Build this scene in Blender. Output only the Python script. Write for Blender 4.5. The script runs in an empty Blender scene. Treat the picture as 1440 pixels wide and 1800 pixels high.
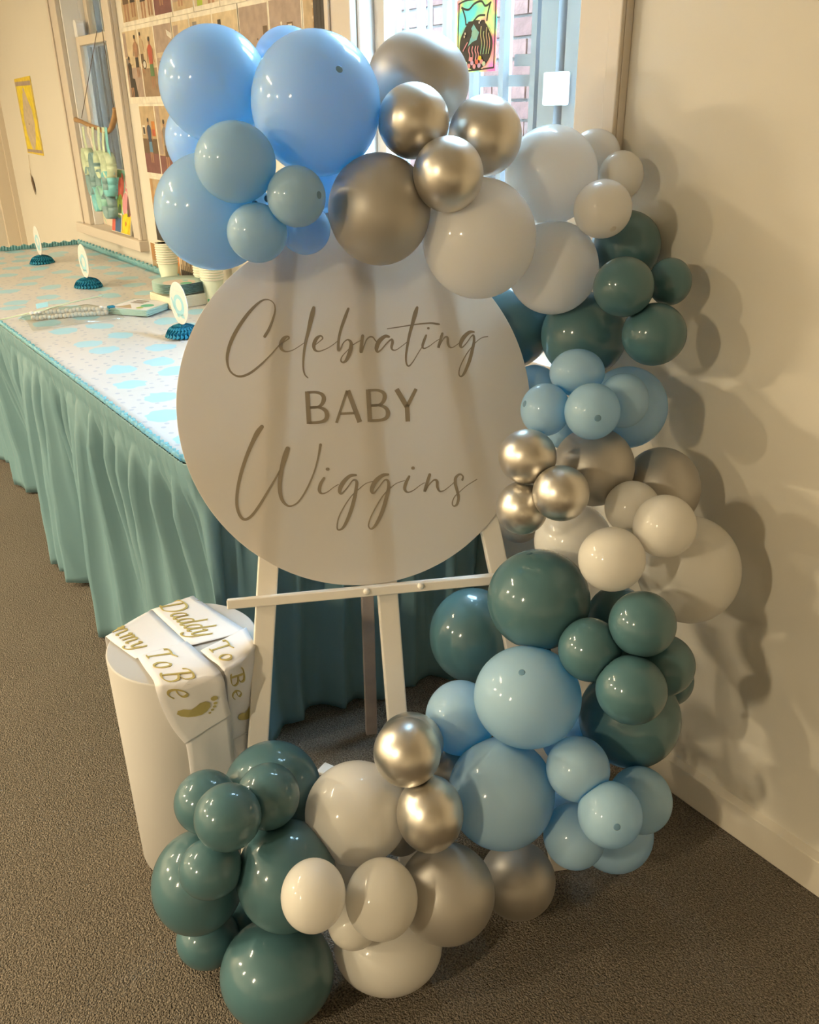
import bpy, bmesh, math, random
from mathutils import Vector, Matrix, Quaternion
# ---------------------------------------------------------------- camera, light, exposure
SC = bpy.context.scene
COL = SC.collection
CAM_R=[0.58601, 0.81022, -0.01176]
CAM_U=[-0.33877, 0.25816, 0.90476]
CAM_F=[-0.73609, 0.52621, -0.42577]
BALLOONS=[
('B1','blue',-1.4375,0.6539,1.3824,0.0873,0.0868,None,'large sky blue balloon at the top left, left of the biggest blue one'),
('B2','blue',-1.2788,0.7473,1.3521,0.0994,0.1039,[0.89, -0.1, 0.45],'biggest sky blue balloon at the top of the garland, beside the silver ones'),
('B3','blue',-1.4472,0.7961,1.4143,0.0588,0.0579,None,'blue balloon peeking out at the top behind the two biggest blue ones'),
('B4','blue',-1.5494,0.6791,1.2983,0.0701,0.0735,None,'blue balloon peeking out at far left between the upper and lower large blue ones'),
('B5','blue',-1.3780,0.6027,1.1978,0.0922,0.0911,None,'large sky blue balloon at the lower left of the top cluster, above the paper cups'),
('B6','blue',-1.2648,0.5967,1.2762,0.0593,0.0572,None,'medium pale blue balloon in front of three large blue ones, top left'),
('B7','blue',-1.1951,0.6566,1.2297,0.0433,0.0434,[0.93, 0.35, 0.09],'small pale blue balloon between the medium pale blue one and the large silver one'),
('B8','blue',-1.2430,0.6117,1.1773,0.0454,0.0435,None,'small pale blue balloon just above the left top of the round sign'),
('B9','blue',-1.3346,0.7455,1.1636,0.0427,0.0418,None,'blue balloon half hidden under the small pale blue pair, above the sign'),
('B10','blue',-1.4067,0.8186,1.2272,0.0517,0.0504,None,'blue balloon glimpsed deep in the gap left of the large lower silver one'),
('S1','silver',-1.3109,0.9664,1.3848,0.0864,0.0781,None,'large satin silver balloon at the top, against the right window'),
('S2','chrome',-1.1779,0.8592,1.3274,0.0551,0.0546,None,'small chrome silver balloon beside the biggest blue one'),
('S3','chrome',-1.1585,0.9873,1.3034,0.0593,0.0613,None,'small chrome silver balloon on the right of the top silver trio, before the window bars'),
('S4','chrome',-1.0993,0.8657,1.2543,0.0532,0.0544,None,'small chrome silver balloon lowest of the top silver trio'),
('S5','silver',-1.1940,0.8029,1.2009,0.0808,0.0847,None,'large satin silver balloon hanging over the top of the round sign'),
('W1','white',-1.1203,0.9474,1.1514,0.0923,0.0949,None,'large white balloon overlapping the upper right of the round sign'),
('W2','white',-1.1359,1.1171,1.2390,0.0783,0.0798,None,'large white balloon below the right window, beside the chrome trio'),
('W3','white',-1.1512,1.2371,1.2669,0.0444,0.0420,None,'small white balloon at the back right, against the window casing'),
('W4','white',-1.0772,1.2262,1.2363,0.0380,0.0401,None,'small white balloon farthest right in the upper white group'),
('W5','white',-1.0222,1.1265,1.1926,0.0471,0.0460,[0.77, -0.25, -0.58],'small white balloon in front, above the upper teal group'),
('W6','white',-1.1046,1.1033,1.0906,0.0781,0.0790,None,'large white balloon right of the sign, just above the upper teal group'),
('T1','teal',-1.0620,1.2378,1.1194,0.0606,0.0607,None,'dark teal balloon at the back, under the small white ones by the wall'),
('T2','teal',-0.9524,1.1137,1.0790,0.0488,0.0478,None,'teal balloon in front in the upper teal group, below the white ones'),
('T3','teal',-0.9461,1.2214,1.0757,0.0358,0.0393,None,'smallest teal balloon at the right edge of the upper teal group'),
('T4','teal',-0.9178,1.1595,1.0010,0.0527,0.0513,None,'teal balloon lowest right in the upper teal group, near its wall shadow'),
('T5','teal',-1.0867,1.1736,0.9660,0.0775,0.0774,None,'large dark teal balloon right of the sign, above the middle blue group'),
('T6','teal',-1.2546,1.1383,0.9596,0.0883,0.0869,None,'large dark teal balloon partly behind the right edge of the sign'),
('L1','blue',-0.9767,1.0457,0.9427,0.0457,0.0394,None,'small pale blue balloon on top of the middle blue group'),
('L2','blue',-0.9765,0.9764,0.8924,0.0408,0.0434,[-0.29, -0.89, 0.34],'small pale blue balloon touching the right edge of the sign'),
('L3','blue',-0.8976,1.0020,0.9051,0.0439,0.0450,[0.81, -0.59, 0.09],'small pale blue balloon with a dark tip, front of the middle blue group'),
('L4','blue',-0.9085,1.0870,0.9034,0.0416,0.0453,None,'small pale blue balloon right in the middle blue group'),
('L5','blue',-0.9694,1.1718,0.8582,0.0707,0.0724,None,'large pale blue balloon at the back right of the middle blue group'),
('L6','blue',-1.1644,1.1323,0.8488,0.0477,0.0499,None,'blue balloon showing a sliver behind the right edge of the sign'),
('L7','blue',-1.0273,1.0710,0.8257,0.0360,0.0364,None,'blue balloon hidden between the middle blue group and the silver ones'),
('S6','chrome',-0.9497,0.9152,0.8325,0.0470,0.0446,None,'small chrome balloon touching the right edge of the sign, upper of the left pair'),
('S7','silver',-0.9374,1.0608,0.7828,0.0695,0.0685,None,'large satin silver balloon in the middle silver group'),
('S8','silver',-0.8847,1.1831,0.7280,0.0680,0.0729,None,'large satin silver balloon at the right of the middle silver group, by the wall'),
('S9','chrome',-0.8734,0.9182,0.7936,0.0446,0.0444,None,'small chrome balloon in front, right of the chrome pair beside the sign'),
('S10','chrome',-0.9403,0.8997,0.7484,0.0427,0.0440,None,'small chrome balloon below its twin at the lower right edge of the sign'),
('S11','silver',-1.1020,1.0471,0.6204,0.0437,0.0440,None,'dark silver balloon peeking out under the lower chrome one, by the easel leg'),
('W7','white',-0.9531,1.0414,0.6374,0.0693,0.0694,None,'white balloon behind the chrome ones, above the large teal one'),
('W8','white',-0.8410,1.0551,0.7424,0.0452,0.0443,None,'small white balloon at the back left of the lower white trio'),
('W9','white',-0.7605,1.0379,0.7443,0.0490,0.0498,None,'small white balloon on the right of the lower white trio'),
('W10','white',-0.7904,0.9552,0.6994,0.0523,0.0510,None,'small white balloon at the bottom left of the lower white trio'),
('W11','white',-0.7844,1.1518,0.6182,0.0866,0.0932,None,'biggest white balloon, far right against the wall'),
('T7','teal',-0.8982,0.9077,0.5915,0.0865,0.0852,[-0.22, -0.1, 0.97],'large teal balloon at the right end of the easel ledge'),
('T8','teal',-1.1099,0.9450,0.3939,0.0870,0.0942,None,'large dark teal balloon below the easel ledge, before the table skirt'),
('T9','teal',-0.8528,1.0618,0.5197,0.0542,0.0573,None,'dark teal balloon in the gap under the lower white trio'),
('T10','teal',-0.7208,0.9590,0.6135,0.0518,0.0515,None,'small teal balloon highest in the lower teal group'),
('T11','teal',-0.7761,0.9060,0.5574,0.0500,0.0513,None,'small teal balloon at the left of the lower teal group'),
('T12','teal',-0.6915,0.9124,0.5263,0.0546,0.0535,None,'small teal balloon in front, lowest of the lower teal group'),
('T13','teal',-0.7149,1.0191,0.5145,0.0506,0.0505,None,'small teal balloon at the right of the lower teal group'),
('T14','teal',-0.7871,1.1404,0.3894,0.0471,0.0482,None,'teal balloon showing a rim behind the rightmost lower teal one'),
('T15','teal',-0.7623,1.0097,0.3817,0.0873,0.0867,None,'large dark teal balloon at the lower right, above the baseboard'),
('LB1','blue',-0.8325,0.8292,0.4649,0.0883,0.0839,[0.23, -0.4, 0.89],'large pale blue balloon, upper of the two big ones in the lower half'),
('LB2','blue',-0.9376,0.7742,0.3812,0.0615,0.0648,None,'pale blue balloon behind, left of the upper big pale blue one'),
('LB3','blue',-0.8159,0.7646,0.3064,0.0890,0.0914,None,'large pale blue balloon, lower of the two big ones in the lower half'),
('LB4','blue',-0.7284,0.8487,0.3765,0.0510,0.0520,None,'small pale blue balloon highest in the bottom right blue cluster'),
('LB5','blue',-0.6517,0.8440,0.3420,0.0499,0.0508,[0.73, -0.55, 0.4],'small pale blue balloon with a dark tip, front of the bottom right cluster'),
('LB6','blue',-0.6685,0.9396,0.3046,0.0519,0.0545,None,'small pale blue balloon at the right of the bottom right cluster'),
('LB7','blue',-0.7199,0.8449,0.2398,0.0514,0.0539,None,'small pale blue balloon at the left bottom of the bottom right cluster'),
('LB8','blue',-0.7544,0.9943,0.1283,0.0716,0.0710,None,'pale blue balloon resting on the carpet beneath the bottom right cluster'),
('CH1','chrome',-0.8610,0.6052,0.4446,0.0524,0.0530,None,'small chrome balloon in front of the foot of the easel'),
('CH1b','chrome',-0.9332,0.6632,0.3812,0.0553,0.0534,None,'chrome balloon showing a rim behind the one at the easel foot'),
('CH2','chrome',-0.8160,0.6151,0.3483,0.0524,0.0587,None,'small chrome balloon left of the lower big pale blue one'),
('CH3','silver',-0.9372,0.7433,0.2917,0.0362,0.0367,None,'silver balloon glimpsed in the gap between chrome and pale blue ones'),
('SL1','silver',-0.7808,0.6212,0.2033,0.0777,0.0778,None,'large satin silver balloon at the bottom, right of the white pair'),
('SL2','silver',-0.8166,0.8145,0.0716,0.0688,0.0686,None,'satin silver balloon on the carpet, right of the large bottom silver one'),
('WB1','white',-0.9257,0.5479,0.3035,0.0846,0.0822,None,'large white balloon at the bottom, below the easel'),
('WB2','white',-0.8121,0.4010,0.3203,0.0465,0.0510,None,'small white balloon, left of the bottom white pair'),
('WB3','white',-0.7898,0.5034,0.2632,0.0547,0.0593,None,'small white balloon, right of the bottom white pair'),
('WB4','white',-0.8375,0.4802,0.1828,0.0413,0.0406,None,'small white balloon tucked under the bottom white pair'),
('WB5','white',-0.8405,0.5450,0.0787,0.0904,0.0757,None,'large white balloon on the carpet beneath the bottom white pair'),
('TB1','teal',-1.0662,0.4656,0.2897,0.0837,0.0844,None,'large teal balloon at the back of the bottom left group, by the plinth'),
('TB2','teal',-1.0670,0.3496,0.3310,0.0512,0.0508,None,'small teal balloon at the upper left of the bottom left group'),
('TB3','teal',-0.9516,0.3407,0.3949,0.0497,0.0495,None,'small teal balloon in front of the bottom left group'),
('TB4','teal',-0.9762,0.4183,0.3727,0.0493,0.0512,None,'small teal balloon at the upper right of the bottom left group'),
('TB5','teal',-0.9655,0.3083,0.2987,0.0483,0.0450,None,'small teal balloon lowest of the small ones at bottom left'),
('TB6','teal',-1.0421,0.3087,0.2012,0.0743,0.0823,None,'large teal balloon at the left edge of the garland, before the plinth'),
('TB7','teal',-0.9217,0.4117,0.2552,0.0780,0.0850,None,'large teal balloon in the centre of the bottom left group'),
('TB8','teal',-1.0414,0.3098,0.0680,0.0529,0.0496,None,'teal balloon low at the left, half hidden near the carpet'),
('TB9','teal',-0.9001,0.3698,0.0872,0.0916,0.0842,None,'large teal balloon lowest in front, on the carpet'),
('F1','teal',-1.0640,0.3811,0.0470,0.0457,0.0440,None,'teal balloon deep in the gap between the large bottom left teal ones'),
('F2','white',-0.9416,0.5278,0.1733,0.0483,0.0465,None,'white balloon glimpsed in the gap above the bottom white pair'),
('F3','blue',-0.8461,0.9532,0.3052,0.0487,0.0479,None,'blue balloon deep in the gap between the big pale blue and dark teal ones'),
('F4','blue',-0.8343,0.9315,0.1567,0.0439,0.0441,None,'blue balloon deep in the gap left of the bottom right blue cluster'),
('F5','silver',-0.9225,0.6313,0.2140,0.0413,0.0406,None,'silver balloon deep behind the lower small chrome one'),
('F6','teal',-0.7892,1.0016,0.5042,0.0394,0.0419,None,'teal balloon deep in the middle of the lower teal group'),
]
LETTERS={'Celebrating':[[(-1452,1226,53.9),(-1364,1356,46.2),(-1282,1524,38.5),(-1234,1675,26.9),(-1249,1791,19.2),(-1340,1857,19.2),(-1476,1831,34.6),(-1682,1659,53.9),(-1895,1403,61.5),(-2052,1144,61.5),(-2131,900,50.0),(-2119,707,34.6),(-2044,597,30.8),(-1923,557,38.5),(-1756,608,42.3),(-1551,750,34.6),(-1364,913,23.1),(-1216,1059,19.2),(-1094,1129,15.4),(-1032,1174,23.1),(-1058,1205,30.8),(-1129,1170,61.5),(-1186,1076,69.2),(-1180,989,50.0),(-1110,941,23.1),(-992,959,15.4),(-870,1020,13.5),(-767,1082,13.5)],[(-557,1677,57.7),(-585,1585,84.6),(-629,1452,80.8),(-682,1281,65.4),(-747,1091,53.9),(-802,861,42.3),(-826,668,34.6),(-814,531,26.9),(-761,460,19.2)],[(-617,1006,15.4),(-513,1078,15.4),(-444,1136,23.1),(-475,1183,30.8),(-552,1138,61.5),(-607,1035,65.4),(-599,947,46.2),(-527,913,23.1),(-386,954,15.4),(-283,1007,13.5),(-189,1070,13.5)],[(54,1631,42.3),(-18,1479,57.7),(-102,1289,50.0),(-161,1097,46.2),(-182,919,46.2),(-141,940,23.1),(-84,1035,19.2),(0,1089,26.9),(55,1027,57.7),(28,891,73.1),(-48,739,57.7),(-111,694,30.8),(-152,726,26.9),(-122,802,19.2),(-15,904,15.4),(92,996,15.4),(237,1066,13.5)],[(273,1142,53.9),(241,997,57.7),(220,857,53.9),(278,956,23.1),(337,1070,23.1),(400,1116,26.9),(459,1103,25.0),(513,1031,19.2),(616,1055,15.4)],[(743,1101,42.9),(672,1111,59.3),(562,1030,79.1),(505,915,72.5),(517,847,39.6),(584,877,26.4),(697,988,23.1),(788,1051,33.0),(801,1000,49.5),(777,916,42.9),(794,865,26.4),(859,861,16.5),(968,923,14.8),(1060,985,13.2)],[(1297,1590,49.5),(1254,1482,79.1),(1188,1300,62.6),(1122,1117,52.8),(1062,900,46.2),(1025,716,36.3),(1030,597,29.7),(1071,560,26.4),(1155,640,19.8),(1272,804,16.5),(1349,901,16.5)],[(725,1243,16.5),(995,1268,19.8),(1275,1295,23.1),(1520,1303,29.7),(1640,1280,36.3),(1684,1274,23.1)],[(1425,1087,36.3),(1383,1001,49.5),(1344,901,42.9),(1372,857,23.1),(1471,894,16.5),(1582,965,13.2),(1655,1003,13.2)],[(1471,1212,42.9),(1479,1212,42.9)],[(1724,1102,46.2),(1680,985,49.5),(1636,860,46.2),(1685,934,19.8),(1763,1032,23.1),(1815,1029,39.6),(1817,926,46.2),(1842,857,33.0),(1908,849,16.5),(2019,915,13.2),(2057,947,13.2)],[(2317,1101,29.7),(2228,1100,59.3),(2115,1012,75.8),(2048,896,65.9),(2070,835,29.7),(2160,907,19.8),(2257,1022,19.8),(2303,1036,39.6),(2305,933,49.5),(2257,764,59.3),(2190,579,62.6),(2087,379,49.5),(2020,314,26.4),(1982,351,21.4),(2005,470,19.8),(2107,653,19.8),(2224,801,16.5),(2358,930,14.8),(2469,993,16.5),(2569,1005,16.5)]],'BABY':[[(-794,222,82.2),(-803,-76,82.2),(-809,-349,82.2)],[(-795,204,42.9),(-625,195,46.4),(-529,143,64.3),(-512,60,78.6),(-561,-28,60.7),(-647,-68,42.9),(-783,-64,42.9)],[(-783,-64,42.9),(-610,-72,46.4),(-506,-132,64.3),(-477,-226,82.2),(-520,-305,67.9),(-632,-335,50.0),(-815,-330,46.4)],[(295,188,82.2),(288,-113,82.2),(282,-389,82.2)],[(293,170,42.9),(468,161,46.4),(567,108,64.3),(584,24,78.6),(534,-65,60.7),(447,-105,42.9),(307,-101,42.9)],[(307,-101,42.9),(484,-109,46.4),(592,-170,64.3),(622,-264,82.2),(578,-345,67.9),(463,-375,50.0),(277,-370,46.4)],[(-323,-368,46.4),(-83,191,50.0)],[(-70,194,82.2),(98,-385,89.3)],[(-240,-209,42.9),(32,-217,42.9)],[(809,161,89.0),(981,-178,89.0)],[(1168,143,59.3),(983,-158,69.2)],[(979,-137,84.1),(972,-434,84.1)]],'Wiggins':[[(-1640,-344,71.4),(-1729,-447,89.3),(-1834,-620,71.4),(-1953,-847,64.3),(-2078,-1146,60.7),(-2167,-1448,53.6),(-2195,-1701,53.6),(-2153,-1887,50.0),(-2069,-1953,46.4),(-1946,-1887,50.0),(-1785,-1699,46.4),(-1600,-1440,39.3),(-1455,-1232,32.1),(-1392,-1127,25.0)],[(-1224,-760,78.6),(-1282,-898,96.4),(-1365,-1130,75.0),(-1418,-1382,75.0),(-1415,-1602,64.3),(-1354,-1736,42.9),(-1258,-1785,28.6),(-1115,-1720,28.6),(-951,-1512,32.1),(-799,-1230,28.6),(-704,-979,32.1),(-638,-736,50.0)],[(-624,-1336,46.4),(-697,-1441,60.7),(-724,-1550,60.7),(-683,-1608,28.6),(-589,-1589,17.9),(-472,-1515,14.3),(-376,-1467,14.3)],[(-554,-1179,57.2),(-539,-1180,57.2)],[(-48,-1327,39.3),(-161,-1336,60.7),(-300,-1455,78.6),(-363,-1580,67.9),(-334,-1638,35.7),(-234,-1553,21.4),(-112,-1418,25.0),(-48,-1438,50.0),(-57,-1549,60.7),(-123,-1786,67.9),(-216,-2020,67.9),(-325,-2216,53.6),(-405,-2284,32.1),(-463,-2260,23.2),(-426,-2077,21.4),(-297,-1864,21.4),(-152,-1690,17.9),(-13,-1581,16.1),(126,-1490,14.3),(259,-1463,14.3)],[(537,-1362,39.3),(432,-1372,64.3),(293,-1473,82.2),(216,-1616,71.4),(248,-1679,32.1),(340,-1589,21.4),(463,-1459,25.0),(527,-1483,46.4),(527,-1605,60.7),(464,-1805,67.9),(370,-2041,67.9),(240,-2255,53.6),(150,-2322,28.6),(108,-2262,23.2),(146,-2134,21.4),(276,-1921,21.4),(423,-1727,17.9),(565,-1608,16.1),(684,-1533,14.3),(829,-1498,14.3)],[(920,-1430,42.9),(855,-1538,60.7),(822,-1648,57.2),(870,-1714,28.6),(977,-1689,17.9),(1097,-1614,14.3),(1196,-1566,14.3)],[(996,-1283,57.2),(1009,-1284,57.2)],[(1302,-1427,53.6),(1244,-1569,57.2),(1188,-1720,50.0),(1259,-1627,21.4),(1371,-1533,28.6),(1427,-1556,50.0),(1429,-1660,50.0),(1465,-1743,32.1),(1549,-1736,17.9),(1670,-1661,14.3),(1752,-1601,16.1)],[(1905,-1570,39.3),(1923,-1511,26.8),(1868,-1465,32.1),(1787,-1519,53.6),(1769,-1631,57.2),(1797,-1785,53.6),(1808,-1900,53.6),(1770,-2011,42.9),(1710,-2040,23.2),(1685,-1985,21.4),(1732,-1875,17.9),(1835,-1789,16.1),(1979,-1686,14.3),(2181,-1583,16.1)]]}
MA=[[-1.416, 0.3245, 0.47], [-1.4545, 0.427, 0.47], [-1.3083, 0.4362, 0.47], [-1.3166, 0.3437, 0.47]]
MB_=[[-1.3189, 0.3473, 0.47], [-1.3095, 0.4367, 0.47], [-1.1956, 0.4471, 0.47], [-1.2243, 0.344, 0.47]]
MH=[[-1.2019, 0.3724, 0.3487], [-1.1796, 0.4526, 0.3869]]
DA=[[-1.4559, 0.4276, 0.47], [-1.4579, 0.5119, 0.47], [-1.2764, 0.5427, 0.47], [-1.2968, 0.4376, 0.47]]
DB=[[-1.2662, 0.4443, 0.47], [-1.2866, 0.5438, 0.47], [-1.2178, 0.5292, 0.47], [-1.2014, 0.4522, 0.47]]
DH=[[-1.1864, 0.4492, 0.3263], [-1.2077, 0.5488, 0.3053]]
EASEL_C, EASEL_E, EASEL_U, EASEL_N = [-1.26806, 0.78434, 0.87117], [0.43146, 0.90213, 0.0], [-0.3233, 0.15462, 0.93358], [0.84221, -0.4028, 0.35837]
PLINTH_XY, PLINTH_R, PLINTH_H = [-1.3257, 0.4343], 0.1347, .47
H = 1.35                  # eye height of the photographer
D = 1.2996                # the long wall stands at y = D
cam = bpy.data.cameras.new('camera'); camo = bpy.data.objects.new('camera', cam); COL.objects.link(camo)
cam.sensor_fit = 'HORIZONTAL'; cam.sensor_width = 36.0; cam.lens = 1520.0/1440.0*36.0
cam.clip_start = 0.02; cam.clip_end = 100
R_, U_, F_ = Vector(CAM_R), Vector(CAM_U), Vector(CAM_F)
M = Matrix((R_, U_, -F_)).transposed().to_4x4(); M.translation = (0, 0, H); camo.matrix_world = M
SC.camera = camo
SC.view_settings.view_transform = 'Standard'; SC.view_settings.look = 'None'
SC.view_settings.gamma = 1; SC.view_settings.use_curve_mapping = False
SC.view_settings.exposure = 1.2
SKY = (0.48, 0.75, 1.0); SKY_POWER = 40.0
WARM = (1.0, 0.82, 0.53)
LAMPS = [(-4.3, -4.0, 2.42, 142), (-5.1, -1.9, 2.42, 25), (-2.4, -4.4, 2.42, 66), (-0.2, -3.6, 2.42, 72), (-2.7, -1.0, 2.42, 23)]  # the last one is added only to brighten the carpet at left
w = bpy.data.worlds.new('overcast_sky'); SC.world = w; w.use_nodes = True
bg = w.node_tree.nodes['Background']; bg.inputs[0].default_value = (*SKY, 1); bg.inputs[1].default_value = SKY_POWER

# ---------------------------------------------------------------- helpers
def obj(name, mesh, parent=None, label=None, cat=None, group=None, kind=None, loc=None):
    o = bpy.data.objects.new(name, mesh); COL.objects.link(o)
    if parent: o.parent = parent
    if loc: o.location = loc
    if label: o['label'] = label
    if cat: o['category'] = cat
    if group: o['group'] = group
    if kind: o['kind'] = kind
    return o
def mesh(name, V, Fc, mats, smooth=False, idx=None):
    m = bpy.data.meshes.new(name); m.from_pydata([tuple(v) for v in V], [], Fc); 
    for a in (mats if isinstance(mats, (list, tuple)) else [mats]): m.materials.append(a)
    if idx:
        for p, i in zip(m.polygons, idx): p.material_index = i
    if smooth:
        for p in m.polygons: p.use_smooth = True
    m.update(); return m
class MB:                                   # gathers shapes for ONE mesh object
    def __init__(s): s.V = []; s.F = []; s.I = []
    def add(s, V, Fc, i=0):
        n = len(s.V); s.V += [Vector(v) for v in V]; s.F += [tuple(k+n for k in f) for f in Fc]; s.I += [i]*len(Fc)
    def box(s, a, b, i=0):
        x0, y0, z0 = a; x1, y1, z1 = b
        s.add([(x0,y0,z0),(x1,y0,z0),(x1,y1,z0),(x0,y1,z0),(x0,y0,z1),(x1,y0,z1),(x1,y1,z1),(x0,y1,z1)],
              [(0,3,2,1),(4,5,6,7),(0,1,5,4),(1,2,6,5),(2,3,7,6),(3,0,4,7)], i)
    def bar(s, p, q, wx, wy, up=(0,0,1), i=0):   # rectangular bar from p to q, wx across, wy along 'up'
        p, q, up = Vector(p), Vector(q), Vector(up); d = (q-p).normalized()
        a = d.cross(up).normalized()*wx/2; b = a.cross(d).normalized()*wy/2
        V = [p-a-b, p+a-b, p+a+b, p-a+b, q-a-b, q+a-b, q+a+b, q-a+b]
        s.add(V, [(0,3,2,1),(4,5,6,7),(0,1,5,4),(1,2,6,5),(2,3,7,6),(3,0,4,7)], i)
    def tube(s, pts, r, n=8, i=0, cap=True):
        pts = [Vector(p) for p in pts]; rs = r if isinstance(r, (list, tuple)) else [r]*len(pts)
        V = []; a = None
        for k, p in enumerate(pts):
            t = (pts[min(k+1, len(pts)-1)]-pts[max(k-1, 0)]).normalized()
            if a is None: a = t.orthogonal().normalized()
            else: a = (a-t*a.dot(t)).normalized()
            b = t.cross(a)
            for j in range(n):
                an = 2*math.pi*j/n; V.append(p+(a*math.cos(an)+b*math.sin(an))*rs[k])
        Fc = [(k*n+j, k*n+(j+1) % n, (k+1)*n+(j+1) % n, (k+1)*n+j) for k in range(len(pts)-1) for j in range(n)]
        if cap: Fc += [tuple(range(n-1, -1, -1)), tuple((len(pts)-1)*n+j for j in range(n))]
        s.add(V, Fc, i)
    def lathe(s, prof, c=(0,0,0), n=32, i=0):
        c = Vector(c); V = []
        for r, z in prof:
            for j in range(n):
                a = 2*math.pi*j/n; V.append(c+Vector((r*math.cos(a), r*math.sin(a), z)))
        m = len(prof)
        Fc = [(k*n+j, k*n+(j+1) % n, (k+1)*n+(j+1) % n, (k+1)*n+j) for k in range(m-1) for j in range(n)]
        if prof[0][0] > 1e-6: Fc.append(tuple(range(n-1, -1, -1)))
        if prof[-1][0] > 1e-6: Fc.append(tuple((m-1)*n+j for j in range(n)))
        s.add(V, Fc, i)
    def poly(s, V, i=0): s.add(V, [tuple(range(len(V)))], i)
    def mesh(s, name, mats, smooth=False):
        return mesh(name, s.V, s.F, mats, smooth, s.I)
def bevel(o, w=0.002, seg=2):
    m = o.modifiers.new('bevel', 'BEVEL'); m.width = w; m.segments = seg; m.limit_method = 'ANGLE'
    m.harden_normals = False
    return o
def catmull(P, n=6):
    P = [Vector(p) for p in P]; out = []
    for k in range(len(P)-1):
        a = P[max(k-1, 0)]; b = P[k]; c = P[k+1]; d = P[min(k+2, len(P)-1)]
        for j in range(n):
            t = j/n
            out.append(0.5*((2*b)+(c-a)*t+(2*a-5*b+4*c-d)*t*t+(3*b-a-3*c+d)*t**3))
    out.append(P[-1]); return out
def interp(x, T):
    if x <= T[0][0]: return T[0][1]
    for (a, b), (c, d) in zip(T, T[1:]):
        if x <= c:
            t = (x-a)/(c-a); t = t*t*(3-2*t); return b+(d-b)*t
    return T[-1][1]

# ---------------------------------------------------------------- materials
def mat(name, col, rough=0.6, metal=0.0, spec=0.5, trans=0.0, tcol=None, bump=0.0, bscale=60, var=0.0, vscale=4, emit=0, coat=0, tint=None):
    m = bpy.data.materials.new(name); m.use_nodes = True; nt = m.node_tree; N = nt.nodes; Lk = nt.links
    p = N['Principled BSDF']; p.inputs['Base Color'].default_value = (*col, 1); p.inputs['Roughness'].default_value = rough
    p.inputs['Metallic'].default_value = metal; p.inputs['Specular IOR Level'].default_value = spec
    tc = N.new('ShaderNodeTexCoord')
    if var:
        no = N.new('ShaderNodeTexNoise'); no.inputs['Scale'].default_value = vscale; no.inputs['Detail'].default_value = 5
        Lk.new(tc.outputs['Object'], no.inputs['Vector'])
        rp = N.new('ShaderNodeValToRGB'); c2 = tint or tuple(c*(1-var) for c in col)
        rp.color_ramp.elements[0].position = 0.35; rp.color_ramp.elements[1].position = 0.65
        rp.color_ramp.elements[0].color = (*c2, 1); rp.color_ramp.elements[1].color = (*col, 1)
        Lk.new(no.outputs['Fac'], rp.inputs['Fac']); Lk.new(rp.outputs['Color'], p.inputs['Base Color'])
    if bump:
        nb = N.new('ShaderNodeTexNoise'); nb.inputs['Scale'].default_value = bscale; nb.inputs['Detail'].default_value = 4
        Lk.new(tc.outputs['Object'], nb.inputs['Vector'])
        bp = N.new('ShaderNodeBump'); bp.inputs['Strength'].default_value = bump; bp.inputs['Distance'].default_value = 0.01
        Lk.new(nb.outputs['Fac'], bp.inputs['Height']); Lk.new(bp.outputs['Normal'], p.inputs['Normal'])
    if coat: p.inputs['Coat Weight'].default_value = coat; p.inputs['Coat Roughness'].default_value = .09
    if trans:
        t = N.new('ShaderNodeBsdfTranslucent'); t.inputs['Color'].default_value = (*(tcol or col), 1)
        mx = N.new('ShaderNodeMixShader'); mx.inputs[0].default_value = trans
        Lk.new(p.outputs[0], mx.inputs[1]); Lk.new(t.outputs[0], mx.inputs[2]); Lk.new(mx.outputs[0], N['Material Output'].inputs[0])
    if emit:
        p.inputs['Emission Color'].default_value = (*(tcol or col), 1); p.inputs['Emission Strength'].default_value = emit
    return m
WALL = mat('painted_plaster', (0.68, 0.64, 0.56), 0.62, bump=0.06, bscale=14, var=0.03, vscale=2.5)
TRIM = mat('beige_trim_paint', (0.62, 0.55, 0.47), 0.4, bump=0.02, bscale=30)
SKIRTING = mat('baseboard_paint', (0.70, 0.65, 0.56), 0.4, bump=0.03, bscale=25)
CEIL = mat('ceiling_paint', (0.82, 0.79, 0.72), 0.8)
SASH = mat('sash_paint', (0.66, 0.58, 0.47), 0.4)
WHITEP = mat('white_sash_paint', (0.80, 0.80, 0.80), 0.35)
BRICK = [mat('brick_red', (0.19, 0.085, 0.075), 0.9, bump=0.4, bscale=60, var=0.3, vscale=30), mat('brick_brown', (0.22, 0.105, 0.09), 0.9, bump=0.4, bscale=60, var=0.3, vscale=30),
         mat('brick_pale', (0.20, 0.11, 0.10), 0.9, bump=0.4, bscale=60, var=0.3, vscale=30)]
MORTAR = mat('mortar', (0.24, 0.215, 0.21), 0.95, bump=0.4, bscale=90)
CONC = mat('concrete', (0.12, 0.12, 0.115), 0.9, var=0.2)
STEELW = mat('white_steel', (0.22, 0.235, 0.26), 0.4)
FENCE = mat('ribbed_plastic', (0.62, 0.56, 0.52), 0.4, trans=.06, tcol=(.80,.64,.50))
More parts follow.
